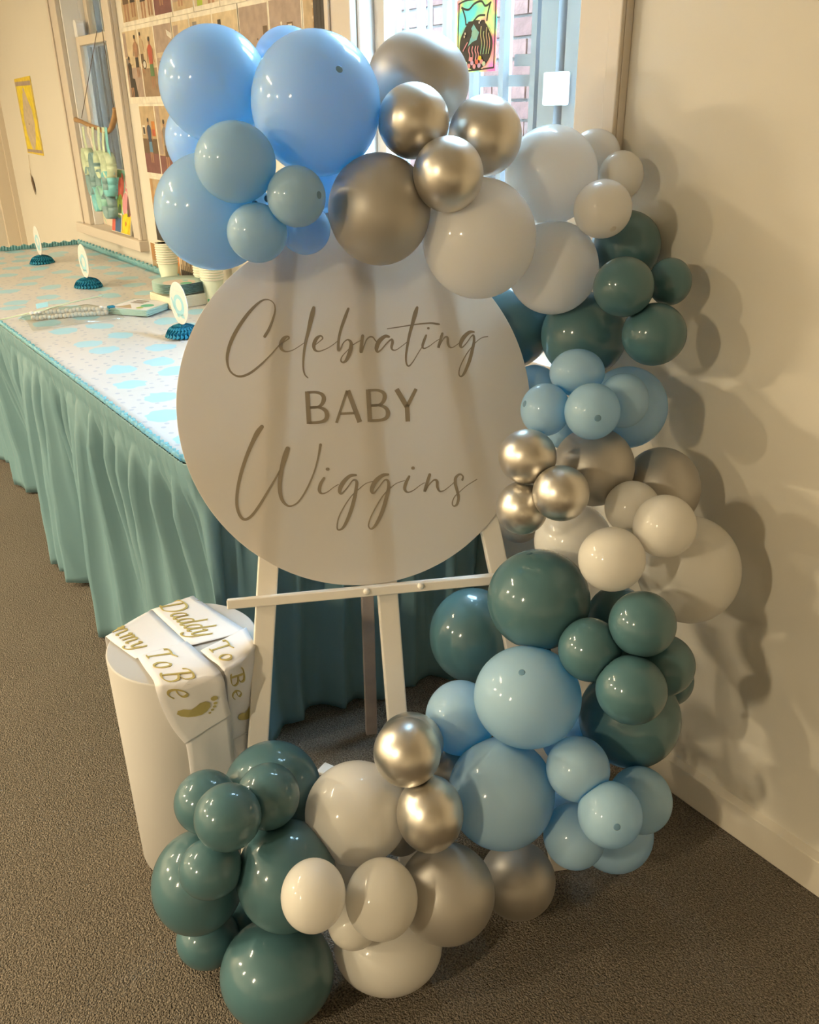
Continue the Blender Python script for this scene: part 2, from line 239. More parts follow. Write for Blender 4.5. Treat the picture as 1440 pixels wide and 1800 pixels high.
def carpet():
    m = bpy.data.materials.new('grey_brown_carpet'); m.use_nodes = True; N = m.node_tree.nodes; Lk = m.node_tree.links
    p = N['Principled BSDF']; p.inputs['Roughness'].default_value = 0.95; p.inputs['Specular IOR Level'].default_value = 0.1
    tc = N.new('ShaderNodeTexCoord')
    n1 = N.new('ShaderNodeTexNoise'); n1.inputs['Scale'].default_value = 300; n1.inputs['Detail'].default_value = 3
    n2 = N.new('ShaderNodeTexVoronoi'); n2.inputs['Scale'].default_value = 330
    n3 = N.new('ShaderNodeTexNoise'); n3.inputs['Scale'].default_value = 3.0; n3.inputs['Detail'].default_value = 4
    for n in (n1, n2, n3): Lk.new(tc.outputs['Object'], n.inputs['Vector'])
    r = N.new('ShaderNodeValToRGB'); e = r.color_ramp.elements; e[0].position = 0.33; e[1].position = 0.68
    e[0].color = (0.10, 0.085, 0.068, 1); e[1].color = (0.34, 0.29, 0.235, 1)
    Lk.new(n1.outputs['Fac'], r.inputs['Fac'])
    mx = N.new('ShaderNodeMixRGB'); mx.blend_type = 'MULTIPLY'; mx.inputs[0].default_value = 0.35
    r3 = N.new('ShaderNodeValToRGB'); r3.color_ramp.elements[0].position = 0.3; r3.color_ramp.elements[1].position = 0.7
    r3.color_ramp.elements[0].color = (0.75, 0.75, 0.75, 1)
    Lk.new(n3.outputs['Fac'], r3.inputs['Fac']); Lk.new(r.outputs['Color'], mx.inputs[1]); Lk.new(r3.outputs['Color'], mx.inputs[2])
    Lk.new(mx.outputs[0], p.inputs['Base Color'])
    ad = N.new('ShaderNodeMath'); ad.operation = 'SUBTRACT'; Lk.new(n1.outputs['Fac'], ad.inputs[0]); Lk.new(n2.outputs['Distance'], ad.inputs[1])
    b = N.new('ShaderNodeBump'); b.inputs['Strength'].default_value = 0.9; b.inputs['Distance'].default_value = 0.006
    Lk.new(ad.outputs[0], b.inputs['Height']); Lk.new(b.outputs['Normal'], p.inputs['Normal'])
    return m
CARPET = carpet()
def glass():
    m = bpy.data.materials.new('window_glass'); m.use_nodes = True; N = m.node_tree.nodes; Lk = m.node_tree.links
    N.remove(N['Principled BSDF']); t = N.new('ShaderNodeBsdfTransparent'); t.inputs[0].default_value = (0.95, 0.98, 0.98, 1)
    g = N.new('ShaderNodeBsdfGlossy'); g.inputs['Roughness'].default_value = 0.03
    lw = N.new('ShaderNodeLayerWeight'); lw.inputs['Blend'].default_value = .5
    pw = N.new('ShaderNodeMath'); pw.operation = 'POWER'; pw.inputs[1].default_value = 5; Lk.new(lw.outputs['Facing'], pw.inputs[0])
    fr = N.new('ShaderNodeMath'); fr.operation = 'MULTIPLY_ADD'; fr.inputs[1].default_value = .5; fr.inputs[2].default_value = .025; Lk.new(pw.outputs[0], fr.inputs[0])
    mx = N.new('ShaderNodeMixShader'); Lk.new(fr.outputs[0], mx.inputs[0]); Lk.new(t.outputs[0], mx.inputs[1]); Lk.new(g.outputs[0], mx.inputs[2])
    Lk.new(mx.outputs[0], N['Material Output'].inputs[0]); return m
GLASS = glass()
def film():
    m = bpy.data.materials.new('clear_plastic_film'); m.use_nodes = True; N = m.node_tree.nodes; Lk = m.node_tree.links
    N.remove(N['Principled BSDF']); t = N.new('ShaderNodeBsdfTransparent'); t.inputs[0].default_value = (0.93, 0.93, 0.9, 1)
    g = N.new('ShaderNodeBsdfGlossy'); g.inputs['Roughness'].default_value = 0.22
    mx = N.new('ShaderNodeMixShader'); mx.inputs[0].default_value = 0.06; Lk.new(t.outputs[0], mx.inputs[1]); Lk.new(g.outputs[0], mx.inputs[2])
    Lk.new(mx.outputs[0], N['Material Output'].inputs[0]); return m
FILM = film()
LATEX = {'blue': mat('sky_blue_latex', (0.50, 0.72, 0.87), 0.42, trans=0.40, tcol=(0.14, 0.64, 0.97), spec=0.3, coat=.6),
         'white': mat('white_latex', (0.86, 0.84, 0.79), 0.40, trans=0.36, tcol=(0.88, 0.86, 0.84), spec=0.3, coat=.6),
         'teal': mat('dusty_teal_latex', (0.075, 0.175, 0.205), 0.42, trans=0.14, tcol=(0.02, 0.18, 0.26), spec=0.3, coat=.9),
         'chrome': mat('chrome_silver_latex', (0.66, 0.63, 0.58), 0.36, metal=1.0),
         'silver': mat('satin_silver_latex', (0.47, 0.45, 0.42), 0.48, metal=0.65, spec=0.4)}
KNOT = {'blue': mat('knotted_blue_latex', (0.13, 0.27, 0.42), 0.35), 'white': mat('knotted_white_latex', (0.72, 0.67, 0.6), 0.35),
        'teal': mat('knotted_teal_latex', (0.03, 0.09, 0.12), 0.35), 'chrome': mat('knotted_chrome_latex', (0.4, 0.38, 0.35), 0.35, metal=0.9),
        'silver': mat('knotted_silver_latex', (0.35, 0.33, 0.31), 0.4, metal=0.7)}
SIGNW = mat('white_acrylic', (0.80, 0.77, 0.73), 0.14, trans=0.42, tcol=(0.80, 0.74, 0.68), spec=0.45)
VINYL = mat('taupe_vinyl', (0.26, 0.215, 0.16), 0.5)
EASELW = mat('whitewashed_wood', (0.80, 0.76, 0.70), 0.5, var=0.06, vscale=9)
EASELB = mat('shaded_leg_wood', (0.46, 0.38, 0.34), 0.65, var=0.25, vscale=12, bump=0.1, bscale=40)  # the back leg's shade is put into this greyer wood colour
PLINTH = mat('matt_white_plinth', (0.48, 0.465, 0.45), 0.5)
SATIN = mat('white_satin', (0.83, 0.82, 0.85), 0.36, spec=0.5, trans=0.08, bump=0.02, bscale=20)
GOLD = mat('gold_print', (0.52, 0.43, 0.16), 0.35, metal=0.25)
SKIRT = mat('aqua_plastic_sheet', (0.25, 0.42, 0.47), 0.30, trans=0.30, tcol=(0.22, 0.62, 0.72), bump=0.10, bscale=9, spec=0.5)
RUFF = mat('aqua_plastic_ruffle', (0.36, 0.64, 0.66), 0.30, trans=0.45, tcol=(0.25, 0.70, 0.85))
HONEY = mat('blue_tissue', (0.01, 0.22, 0.36), 0.7, trans=0.2)
CARDW = mat('white_card', (0.66, 0.64, 0.62), 0.6)
BLUEINK = mat('powder_blue_print', (0.30, 0.56, 0.66), 0.6)
PINKINK = mat('pale_grey_print', (0.60, 0.58, 0.60), 0.6)
def cloth():
    m = bpy.data.materials.new('printed_plastic_tablecloth'); m.use_nodes = True; N = m.node_tree.nodes; Lk = m.node_tree.links
    p = N['Principled BSDF']; p.inputs['Roughness'].default_value = 0.32; tc = N.new('ShaderNodeTexCoord')
    mp = N.new('ShaderNodeMapping'); mp.inputs['Scale'].default_value = (1, 1, 0); Lk.new(tc.outputs['Object'], mp.inputs['Vector'])
    wb = N.new('ShaderNodeTexNoise'); wb.inputs['Scale'].default_value = 26; wb.inputs['Detail'].default_value = 1; Lk.new(mp.outputs[0], wb.inputs['Vector'])
    v = N.new('ShaderNodeTexVoronoi'); v.voronoi_dimensions = '2D'; v.inputs['Scale'].default_value = 6.6; v.inputs['Randomness'].default_value = 0.55
    Lk.new(mp.outputs[0], v.inputs['Vector'])
    sc = N.new('ShaderNodeMath'); sc.operation = 'MULTIPLY_ADD'; sc.inputs[1].default_value = 0.24; Lk.new(wb.outputs['Fac'], sc.inputs[0]); Lk.new(v.outputs['Distance'], sc.inputs[2])
    lt = N.new('ShaderNodeMath'); lt.operation = 'LESS_THAN'; lt.inputs[1].default_value = 0.385; Lk.new(sc.outputs[0], lt.inputs[0])
    v2 = N.new('ShaderNodeTexVoronoi'); v2.voronoi_dimensions = '2D'; v2.inputs['Scale'].default_value = 27; v2.inputs['Randomness'].default_value = 0.8; Lk.new(mp.outputs[0], v2.inputs['Vector'])
    l2 = N.new('ShaderNodeMath'); l2.operation = 'LESS_THAN'; l2.inputs[1].default_value = 0.15; Lk.new(v2.outputs['Distance'], l2.inputs[0])
    c1 = N.new('ShaderNodeMixRGB'); c1.inputs[1].default_value = (0.58, 0.57, 0.57, 1); c1.inputs[2].default_value = (0.42, 0.44, 0.50, 1); Lk.new(l2.outputs[0], c1.inputs[0])
    c2 = N.new('ShaderNodeMixRGB'); c2.inputs[2].default_value = (0.33, 0.60, 0.72, 1); Lk.new(lt.outputs[0], c2.inputs[0]); Lk.new(c1.outputs[0], c2.inputs[1])
    Lk.new(c2.outputs[0], p.inputs['Base Color'])
    nb = N.new('ShaderNodeTexNoise'); nb.inputs['Scale'].default_value = 5; nb.inputs['Detail'].default_value = 5; Lk.new(tc.outputs['Object'], nb.inputs['Vector'])
    b = N.new('ShaderNodeBump'); b.inputs['Strength'].default_value = 0.18; b.inputs['Distance'].default_value = 0.02; Lk.new(nb.outputs['Fac'], b.inputs['Height']); Lk.new(b.outputs[0], p.inputs['Normal'])
    return m
CLOTH = cloth()
PAL = {}
def ink(name, c):
    if name not in PAL: PAL[name] = mat('print_'+name, c, 0.45, var=0.20, vscale=38)
    return PAL[name]
for n_, c_ in dict(paper=(0.80,0.74,0.62), tan=(0.50,0.37,0.22), cream=(0.62,0.49,0.31), mauve=(0.40,0.30,0.24), maroon=(0.20,0.075,0.07), dark=(0.04,0.032,0.025),
                   brown=(0.14,0.085,0.045), skin=(0.38,0.20,0.11), red=(0.48,0.09,0.05), orange=(0.60,0.22,0.04), green=(0.10,0.20,0.08), lime=(0.38,0.50,0.05),
                   navy=(0.03,0.05,0.10), blue=(0.10,0.22,0.34), white=(0.72,0.68,0.60), grey=(0.25,0.22,0.20), floorwood=(0.30,0.20,0.12), yellow=(0.80,0.58,0.03),
                   gold=(0.85,0.66,0.02), pink=(0.78,0.32,0.36), coral=(0.72,0.13,0.09), mint=(0.30,0.62,0.52), aqua=(0.22,0.62,0.66), black=(0.012,0.012,0.015),
                   palegreen=(0.62,0.74,0.52), slate=(0.24,0.40,0.42), sand=(0.58,0.47,0.33), lilac=(0.62,0.40,0.62), deepblue=(0.05,0.13,0.28), wood=(0.42,0.24,0.10)).items(): ink(n_, c_)

# ---------------------------------------------------------------- the room
XL, XR, YF, ZC = -5.80, 3.0, -6.5, 2.50
def struct(name, m): return obj(name, m, kind='structure')
b = MB(); b.box((XL-.2, YF-.2, -.1), (XR+.2, D+.25, 0)); struct('floor', b.mesh('floor', CARPET))
b = MB(); b.box((XL-.2, YF-.2, ZC), (XR+.2, D+.25, ZC+.1)); struct('ceiling', b.mesh('ceiling', CEIL))
W1 = (-4.356, -3.771); W2 = (-2.009, -1.251); ZS, ZT = 0.855, 2.20
b = MB(); T = .06
for x0, x1 in ((XL-.2, W1[0]), (W1[1], W2[0]), (W2[1], XR+.2)): b.box((x0, D, 0), (x1, D+T, ZC))
for x0, x1 in (W1, W2): b.box((x0, D, 0), (x1, D+T, ZS-.02)); b.box((x0, D, ZT), (x1, D+T, ZC))
struct('wall_back', b.mesh('wall_back', WALL))
b = MB(); b.box((XL-.2, YF, 0), (XL, D, ZC)); struct('wall_left', b.mesh('wall_left', WALL))
b = MB(); b.box((XR, YF, 0), (XR+.2, D, ZC)); struct('wall_right', b.mesh('wall_right', WALL))
b = MB(); b.box((XL-.2, YF-.2, 0), (XR+.2, YF, ZC)); struct('wall_front', b.mesh('wall_front', WALL))
b = MB(); b.box((W2[0]-3.9, D-.016, 0), (XR, D, .078)); b.add([(XL,D-.016,.078),(XR,D-.016,.078),(XR,D,.084),(XL,D,.084)], [(0,1,2,3)])
bevel(struct('baseboard_back', b.mesh('baseboard_back', SKIRTING)), .003)
b = MB(); b.box((XL, YF, 0), (XL+.016, D-.016, .085)); struct('baseboard_left', b.mesh('baseboard_left', SKIRTING))
b = MB(); b.box((XL, D-.10, 0), (XL+.03, D, ZC)); b.box((XL+.03, D-.03, 0), (XL+.05, D, ZC)); struct('trim_1', b.mesh('corner_trim', SASH))

def window(n, X, rail):
    x0, x1 = X
    win = obj('window_%d' % n, None, kind='structure', loc=(0, 0, 0))
    def part(name, f, m, bev=.002):
        q = MB(); f(q); o = obj(name, q.mesh(name, m), win)
        if bev: bevel(o, bev)
        return o
    cw = .108
    part('casing', lambda q: (q.box((x0-cw, D-.020, ZS), (x0, D, ZT+cw)), q.box((x0-cw, D-.028, ZS), (x0-cw+.02, D-.02, ZT+cw))), TRIM, .003)
    part('casing', lambda q: (q.box((x1, D-.020, ZS), (x1+cw, D, ZT+cw)), q.box((x1+cw-.03, D-.030, ZS), (x1+cw, D-.02, ZT+cw))), TRIM, .003)
    part('head_casing', lambda q: q.box((x0, D-.022, ZT), (x1, D, ZT+cw)), TRIM, .003)
    part('sill', lambda q: q.box((x0-.17, D-.040, ZS-.045), (x1+.115, D+.13, ZS)), TRIM, .004)
    part('jamb', lambda q: (q.box((x0, D, ZS), (x0+.012, D+.074, ZT)), q.box((x0, D+.074, rail+.01), (x0+.012, D+.13, ZT))), WHITEP)
    part('jamb', lambda q: (q.box((x1-.012, D, ZS), (x1, D+.074, ZT)), q.box((x1-.012, D+.074, rail+.01), (x1, D+.13, ZT))), WHITEP)
    part('head_jamb', lambda q: q.box((x0+.012, D, ZT-.012), (x1-.012, D+.13, ZT)), WHITEP)
    def sash(name, y, z0, z1, horn):
        q = MB(); a, c = x0+.014, x1-.014; s = .042
        q.box((a, y, z0), (a+s, y+.032, z1)); q.box((c-s, y, z0), (c, y+.032, z1))
        q.box((a+s, y, z0), (c-s, y+.032, z0+(.085 if horn else .035))); q.box((a+s, y, z1-.035), (c-s, y+.032, z1))
        o = bevel(obj(name, q.mesh(name, SASH), win), .003)
        g = MB(); g.box((a+s, y+.014, z0+.03), (c-s, y+.017, z1-.03)); obj('glass_pane', g.mesh('glass_pane', GLASS), o)
        if horn:
            for xx in (a, c-s):
                hq = MB(); hq.lathe([(0.0, -.0165), (.021, -.0165), (.021, .0165), (0, .0165)], n=20)
                for v in hq.V: v.x, v.y, v.z = v.x+xx+s/2, v.z+y+.016, v.y+z1+.045
                hq.box((xx, y, z1), (xx+s, y+.0325, z1+.045)); obj('sash_horn', hq.mesh('sash_horn', WHITEP), o)
            lq = MB(); lq.box((x1-.17, y-.004, z1), (x1-.10, y+.02, z1+.014)); lq.lathe([(.012, .014), (.012, .024), (0, .028)], (x1-.135, y+.01, z1), n=12)
            obj('sash_lock', lq.mesh('sash_lock', mat('brass', (0.5, 0.4, 0.22), 0.35, metal=.9)), o)
    sash('lower_sash', D+.040, ZS, rail, True)
    sash('upper_sash', D+.095, rail-.035, ZT-.012, False)
    return win
window(1, W1, 1.635); window(2, W2, 1.66)

# ---------------------------------------------------------------- outside
b = MB(); b.box((-14, D+T, -.25), (6, 12, -.15)); struct('exterior_ground', b.mesh('exterior_ground', CONC))
YB = 3.05
bw = MB(); bw.box((-14.0, YB+.02, -.15), (3.0, YB+.22, 2.25)); BWALL = struct('exterior_wall', bw.mesh('exterior_wall', MORTAR))
bu = MB(); bu.box((-14, D, ZC+.1), (6, D+T, 6.0)); bu.box((-14, D-.3, 6.0), (6, D+1.0, 6.12)); struct('added_sky_shade_wall', bu.mesh('added_sky_shade_wall', mat('dark_sky_shade_wall', (.10, .07, .06), .9)))  # unseen dark storey and overhang, added to keep skylight off the bricks
bu = MB(); bu.box((-14, YB-.75, 2.25), (3, YB+.4, 2.31)); struct('added_shade_eave', bu.mesh('added_shade_eave', mat('dark_shade_eave', (.12, .11, .10), .8)))   # unseen eave over the brick wall, added to shade the bricks from the sky
rb = random.Random(4); bm_ = [None]*3
for i in range(3):
    q = MB(); q.box((-.112, -.012, -.036), (.112, .03, .036)); bm_[i] = q.mesh('brick', BRICK[i])
k = 0
for row in range(17):
    z = .72+row*.086
    for c in range(15):
        x = -5.05+c*.235+(.117 if row % 2 else 0)
        o = obj('brick', bm_[rb.randrange(3)], BWALL); o.location = (x, YB+rb.uniform(-.003, .003), z); k += 1
nF = 90; V = []
for i in range(nF+1):
    x = -4.9+i*.0165; yy = D+.20+.017*math.sin(i*2*math.pi/5.2)
    V += [(x, yy, .35), (x, yy, 2.6)]
mm = mesh('ribbed_sheet', V, [(2*i, 2*i+2, 2*i+3, 2*i+1) for i in range(nF)], FENCE, True)
fo = obj('ribbed_screen', None, label='pale upright ribbed screen outside the left window', cat='screen', loc=(0, 0, 0))
so = obj('ribbed_sheet', mm, fo); md = so.modifiers.new('thick', 'SOLIDIFY'); md.thickness = .002
q = MB(); q.box((-.024, -.0015, 0), (.024, .0015, 1.9)); slm = q.mesh('slat', mat('pale_slat', (.78, .74, .70), .45))
for i in range(14):
    o = obj('slat', slm, fo, loc=(-4.86+i*.108, D+.165, .55)); o.rotation_euler = (0, 0, -.5)
q = MB(); q.box((-4.9, D+.14, 2.50), (-3.42, D+.175, 2.56)); obj('top_rail', q.mesh('top_rail', STEELW), fo)
bu = MB(); bu.box((-9.2, D+T+.02, -.15), (-9.0, YB, 3.2)); struct('added_lane_blocker', bu.mesh('added_lane_blocker', MORTAR))  # unseen wall added to block the bright sky at the lane's end
# security grille of the right window: two layers of upright bars, rails, lock box
gr = obj('security_grille', None, label='white steel security grille of upright bars outside the right window', cat='grille', loc=(0, 0, 0))
gy = D+.30
q = MB(); q.box((-.009, -.009, 0), (.009, .009, 1.75)); barm = q.mesh('bar', STEELW)
x = -2.72
while x < -1.30:
    o = obj('bar', barm, gr); o.location = (x, gy, .55); x += .1135
q = MB(); q.box((-.005, -.005, 0), (.005, .005, 1.75)); barm2 = q.mesh('bar', STEELW)
x = -2.80
while x < -1.30:
    o = obj('bar', barm2, gr); o.location = (x, gy+.09, .55); x += .1135
for (xa, za, xb, zb, yy) in ((-2.75, 1.415, -1.66, 1.400, gy+.045), (-1.80, 1.447, -1.53, 1.440, gy+.03), (-2.75, .62, -1.45, .62, gy+.045), (-2.75, 2.22, -1.45, 2.22, gy+.045)):
    q = MB(); q.bar((xa, yy, za), (xb, yy, zb), .012, .026); obj('rail', q.mesh('rail', STEELW), gr)
q = MB(); q.box((-1.665, gy-.02, .55), (-1.61, gy+.06, 2.3)); obj('hinge_post', q.mesh('hinge_post', STEELW), gr)
q = MB(); q.box((-1.635, gy-.035, 1.345), (-1.565, gy-.015, 1.415)); bevel(obj('lock_box', q.mesh('lock_box', WHITEP), gr), .004)
q = MB(); q.box((-1.59, gy-.012, .55), (-1.52, gy+.05, 2.3)); obj('frame_post', q.mesh('frame_post', STEELW), gr)

# ---------------------------------------------------------------- lamps on the ceiling
LAMPM = mat('lamp_diffuser', (1, 0.85, 0.6), .5, emit=4.0, tcol=WARM); LAMPR = mat('lamp_ring', (0.8, 0.8, 0.78), .4)
for i, (x, y, z, pw) in enumerate(LAMPS):
    lo = obj('ceiling_lamp', None, label='ceiling bar with four spot lamps, %s' % ('at the far left of the room', 'nearest the left window', 'in the middle of the room', 'behind the photographer', 'added to brighten the carpet at left')[i], cat='lamp', group='ceiling lamps', loc=(x, y, ZC))
    q = MB(); q.box((-.42, -.05, -.03), (.42, .05, 0)); bevel(obj('lamp_bar', q.mesh('lamp_bar', LAMPR), lo), .005)
    for k in range(4):
        xx = -.33+.22*k; off = Vector((xx, 0, z-ZC))
        q = MB(); q.lathe([(.022, -.03), (.030, -.045), (.050, -.075), (.048, -.075), (.026, -.045), (0, -.045)], (xx, 0, 0), n=20); sp = obj('spot_head', q.mesh('spot_head', LAMPR, True), lo)
        q = MB(); q.lathe([(0, -.074), (.03, -.066), (.036, -.056), (0, -.05)], (xx, 0, 0), n=16); obj('bulb', q.mesh('bulb', LAMPM, True), sp)
        L = bpy.data.lights.new('lamp_light', 'AREA'); L.shape = 'DISK'; L.size = .11; L.energy = pw/4; L.color = WARM
        l = bpy.data.objects.new('lamp_light', L); COL.objects.link(l); l.parent = lo; l.location = (xx, 0, -.078)
    lo.rotation_euler = (0, 0, .5+.4*i)
for X in (W1, W2):                       # sampling portals in the window openings
    L = bpy.data.lights.new('portal', 'AREA'); L.shape = 'RECTANGLE'; L.size = X[1]-X[0]; L.size_y = ZT-ZS; L.cycles.is_portal = True
    l = bpy.data.objects.new('portal', L); COL.objects.link(l); l.location = ((X[0]+X[1])/2, D+.135, (ZS+ZT)/2); l.rotation_euler = (math.radians(-90), 0, 0)
# ---------------------------------------------------------------- the balloons
NAME = {'blue': 'blue_balloon', 'white': 'white_balloon', 'teal': 'teal_balloon', 'chrome': 'chrome_balloon', 'silver': 'silver_balloon'}
BAL = [dict(id=r[0], col=r[1], c=Vector(r[2:5]), rx=r[5], ry=r[6], r=(r[5]+r[6])/2, tip=Vector(r[7]).normalized() if r[7] else None, label=r[8]) for r in BALLOONS]
CORE = sum((b['c'] for b in BAL), Vector())/len(BAL)
EC, EE, EU, EN = (Vector(v) for v in (EASEL_C, EASEL_E, EASEL_U, EASEL_N)); EE.normalize(); EU.normalize(); EN.normalize()
rnd = random.Random(7)
NB_ = {}
for a in BAL: NB_[a['id']] = [o for o in BAL if o is not a and (o['c']-a['c']).length < o['r']*1.06+a['r']*1.06]
INFRONT = set('B1 B2 B5 B6 B7 B8 B9 S5 S2 S4 W1 S6 L2 S10 T7 TB1 CH1 CH1b CH2 SL1 LB1 LB3 F4'.split())
def balloon(a):
    c, r = a['c'], a['r']; nb = NB_[a['id']]
    if a['tip'] is not None: axis = -a['tip']                      # the knot end
    else:
        axis = Vector((0, 0, 0))
        for o in nb: axis += (o['c']-c).normalized()
        axis = (axis+Vector((rnd.uniform(-1, 1), rnd.uniform(-1, 1), rnd.uniform(-1, 1)))*.4)
        axis = axis.normalized() if axis.length > .05 else Vector((0, 0, -1))
        vd = (c-Vector((0, 0, H))).normalized(); axis = (axis-vd*axis.dot(vd)+vd*max(.9, abs(axis.dot(vd)))).normalized()   # knots point into the cluster
    q = axis.to_track_quat('Z', 'Y'); n, m = 52, 32
    V = [Vector((0, 0, 1))]+[Vector((math.sin(math.pi*i/m)*math.cos(2*math.pi*j/n), math.sin(math.pi*i/m)*math.sin(2*math.pi*j/n), math.cos(math.pi*i/m))) for i in range(1, m) for j in range(n)]+[Vector((0, 0, -1))]
    Fc = [(0, 1+j, 1+(j+1) % n) for j in range(n)]
    for i in range(m-2):
        for j in range(n): p = 1+i*n; Fc.append((p+j, p+n+j, p+n+(j+1) % n, p+(j+1) % n))
    p = 1+(m-2)*n; Fc += [(p+j, p+n, p+(j+1) % n) for j in range(n)]
    rm = (a['rx']+a['ry'])/2; P = []
    for v in V:
        v = q @ v
        d = R_*v.dot(R_)*a['rx']+U_*v.dot(U_)*a['ry']+F_*v.dot(F_)*rm
        ax = d.normalized().dot(axis)
        if ax > .90: d *= 1+.06*((ax-.90)/.10)**2                   # the neck swells towards the knot
        P.append(d)
    def press(d):
        k = 1.0
        for o in nb:
            w = o['c']-c; L = w.length; t = (L*L+r*r-o['r']**2)/(2*L)-.0007; h = d.dot(w/L)
            if h > t > 0: k = min(k, t/h)
        for nn, t in planes:
            h = d.dot(nn)
            if h > t > 0: k = min(k, t/h)
        return d*k
    planes = [(Vector((0, 1, 0)), D-.0015-c.y), (Vector((0, 0, -1)), c.z-.0008)]
    if c.z < .13: pass
    if a['id'] in INFRONT: planes.append((-EN, (c-EC).dot(EN)-.0032))
    if c.z < .1: planes.append((Vector((0, 1, 0)), D-.018-c.y))
    P = [press(d) for d in P]
    o = obj(NAME[a['col']], mesh(NAME[a['col']], P, Fc, LATEX[a['col']], True), None, a['label'], 'balloon', loc=c)
    kd = axis; base = press(kd*rm*1.06)
    if base.length > rm*.97 and a['id'] not in ('TB9', 'TB8', 'WB5'):
        b = MB(); s = .010
        b.lathe([(.0055, -.002), (.003, .004), (.0042, .006), (.0045, .008), (.003, .010), (.0048, .014), (.0, .0135)], n=10)
        vv = [base+q @ v for v in b.V]
        obj('knot', mesh('knot', vv, b.F, KNOT[a['col']], True), o)
    if a['tip'] is not None:
        tq = a['tip'].to_track_quat('Z', 'Y'); b = MB(); b.lathe([(.0054, 0), (.0048, .0003), (.0030, .0005), (0, .0006)], n=16)
        tp = a['tip']; d = R_*tp.dot(R_)*a['rx']+U_*tp.dot(U_)*a['ry']+F_*tp.dot(F_)*rm
        obj('tip', mesh('tip', [d*.9995+tq @ v for v in b.V], b.F, KNOT[a['col']], True), o, label='darker thick spot at the end of the balloon')
for a in BAL: balloon(a)

# ---------------------------------------------------------------- the easel and its sign
def ep(a, b, n=0.0): return EC+EE*a+EU*b+EN*n                     # easel-plane coordinates
es = obj('easel', None, label='white wooden A-frame easel holding the round sign', cat='easel', loc=(0, 0, 0))
def wood(name, p, q, wd, th, m=EASELW, par=es, up=EN, label=None):
    s = MB(); s.bar(p, q, wd, th, up); return bevel(obj(name, s.mesh(name, m), par, label), .0025)
BF = -.93315; LT = .36
cut = lambda o: o
def leg(a0, a1):
    s = MB(); n0, n1 = -.0045, -.0265; hw = .0185
    lo = []
    for (a, b) in ((a0, BF), (a1, LT)):
        for da in (-hw, hw):
            for nn in (n0, n1):
                pt = ep(a+da, b, nn)
                if b == BF: pt = pt-EU*(pt.z/EU.z)+EU*.0005
                lo.append(pt)
    s.add(lo, [(0,1,3,2),(4,6,7,5),(0,4,5,1),(2,3,7,6),(0,2,6,4),(1,5,7,3)])
    return bevel(obj('leg', s.mesh('leg', EASELW), es), .0025)
leg(-.268, -.0815); leg(.335, .154)
o = leg(.0375, .0375); o.name = 'centre_mast'
wood('top_rail', ep(-.12, .335, -.036), ep(.19, .335, -.036), .05, .018, up=EN)
back_foot = Vector((-1.39, .874, 0)); btop = ep(.0375, .31, -.058)
s = MB(); d = (btop-back_foot).normalized(); sx = EE*.0135; sy = EE.cross(d).normalized()*.011
s.add([back_foot-sx-sy*0.9, back_foot+sx-sy*.9, back_foot+sx+sy*.9, back_foot-sx+sy*.9, btop-sx-sy, btop+sx-sy, btop+sx+sy, btop-sx+sy], [(0,3,2,1),(4,5,6,7),(0,1,5,4),(1,2,6,5),(2,3,7,6),(3,0,4,7)])
for v in s.V[:4]: v.z = .0008
bevel(obj('back_leg', s.mesh('back_leg', EASELB), es, 'back leg, coloured greyer for its shade'), .002)
# ledge: a bar with the sign standing on it
s = MB(); n0, n1 = -.004, .022
za, zb = -.3525, -.3525; hh = .0165
pts = [ep(-.2515, -.3335, n0), ep(.2485, -.3355, n0), ep(.2485, -.3375, n1), ep(-.2515, -.3325, n1)]
pts2 = [p-EU*hh for p in pts]
s.add(pts2+pts, [(0,3,2,1),(4,5,6,7),(0,1,5,4),(1,2,6,5),(2,3,7,6),(3,0,4,7)])
LED = bevel(obj('ledge', s.mesh('ledge', EASELW), es), .002)
for aa in (-.0045, .0945):
    s = MB(); s.lathe([(.0062, 0), (.0060, .003), (.0035, .0055), (0, .006)], n=16); qq = EN.to_track_quat('Z', 'Y')
    obj('knob', mesh('knob', [ep(aa, -.3420, n1-.0005)+qq @ v for v in s.V], s.F, EASELW, True), LED)
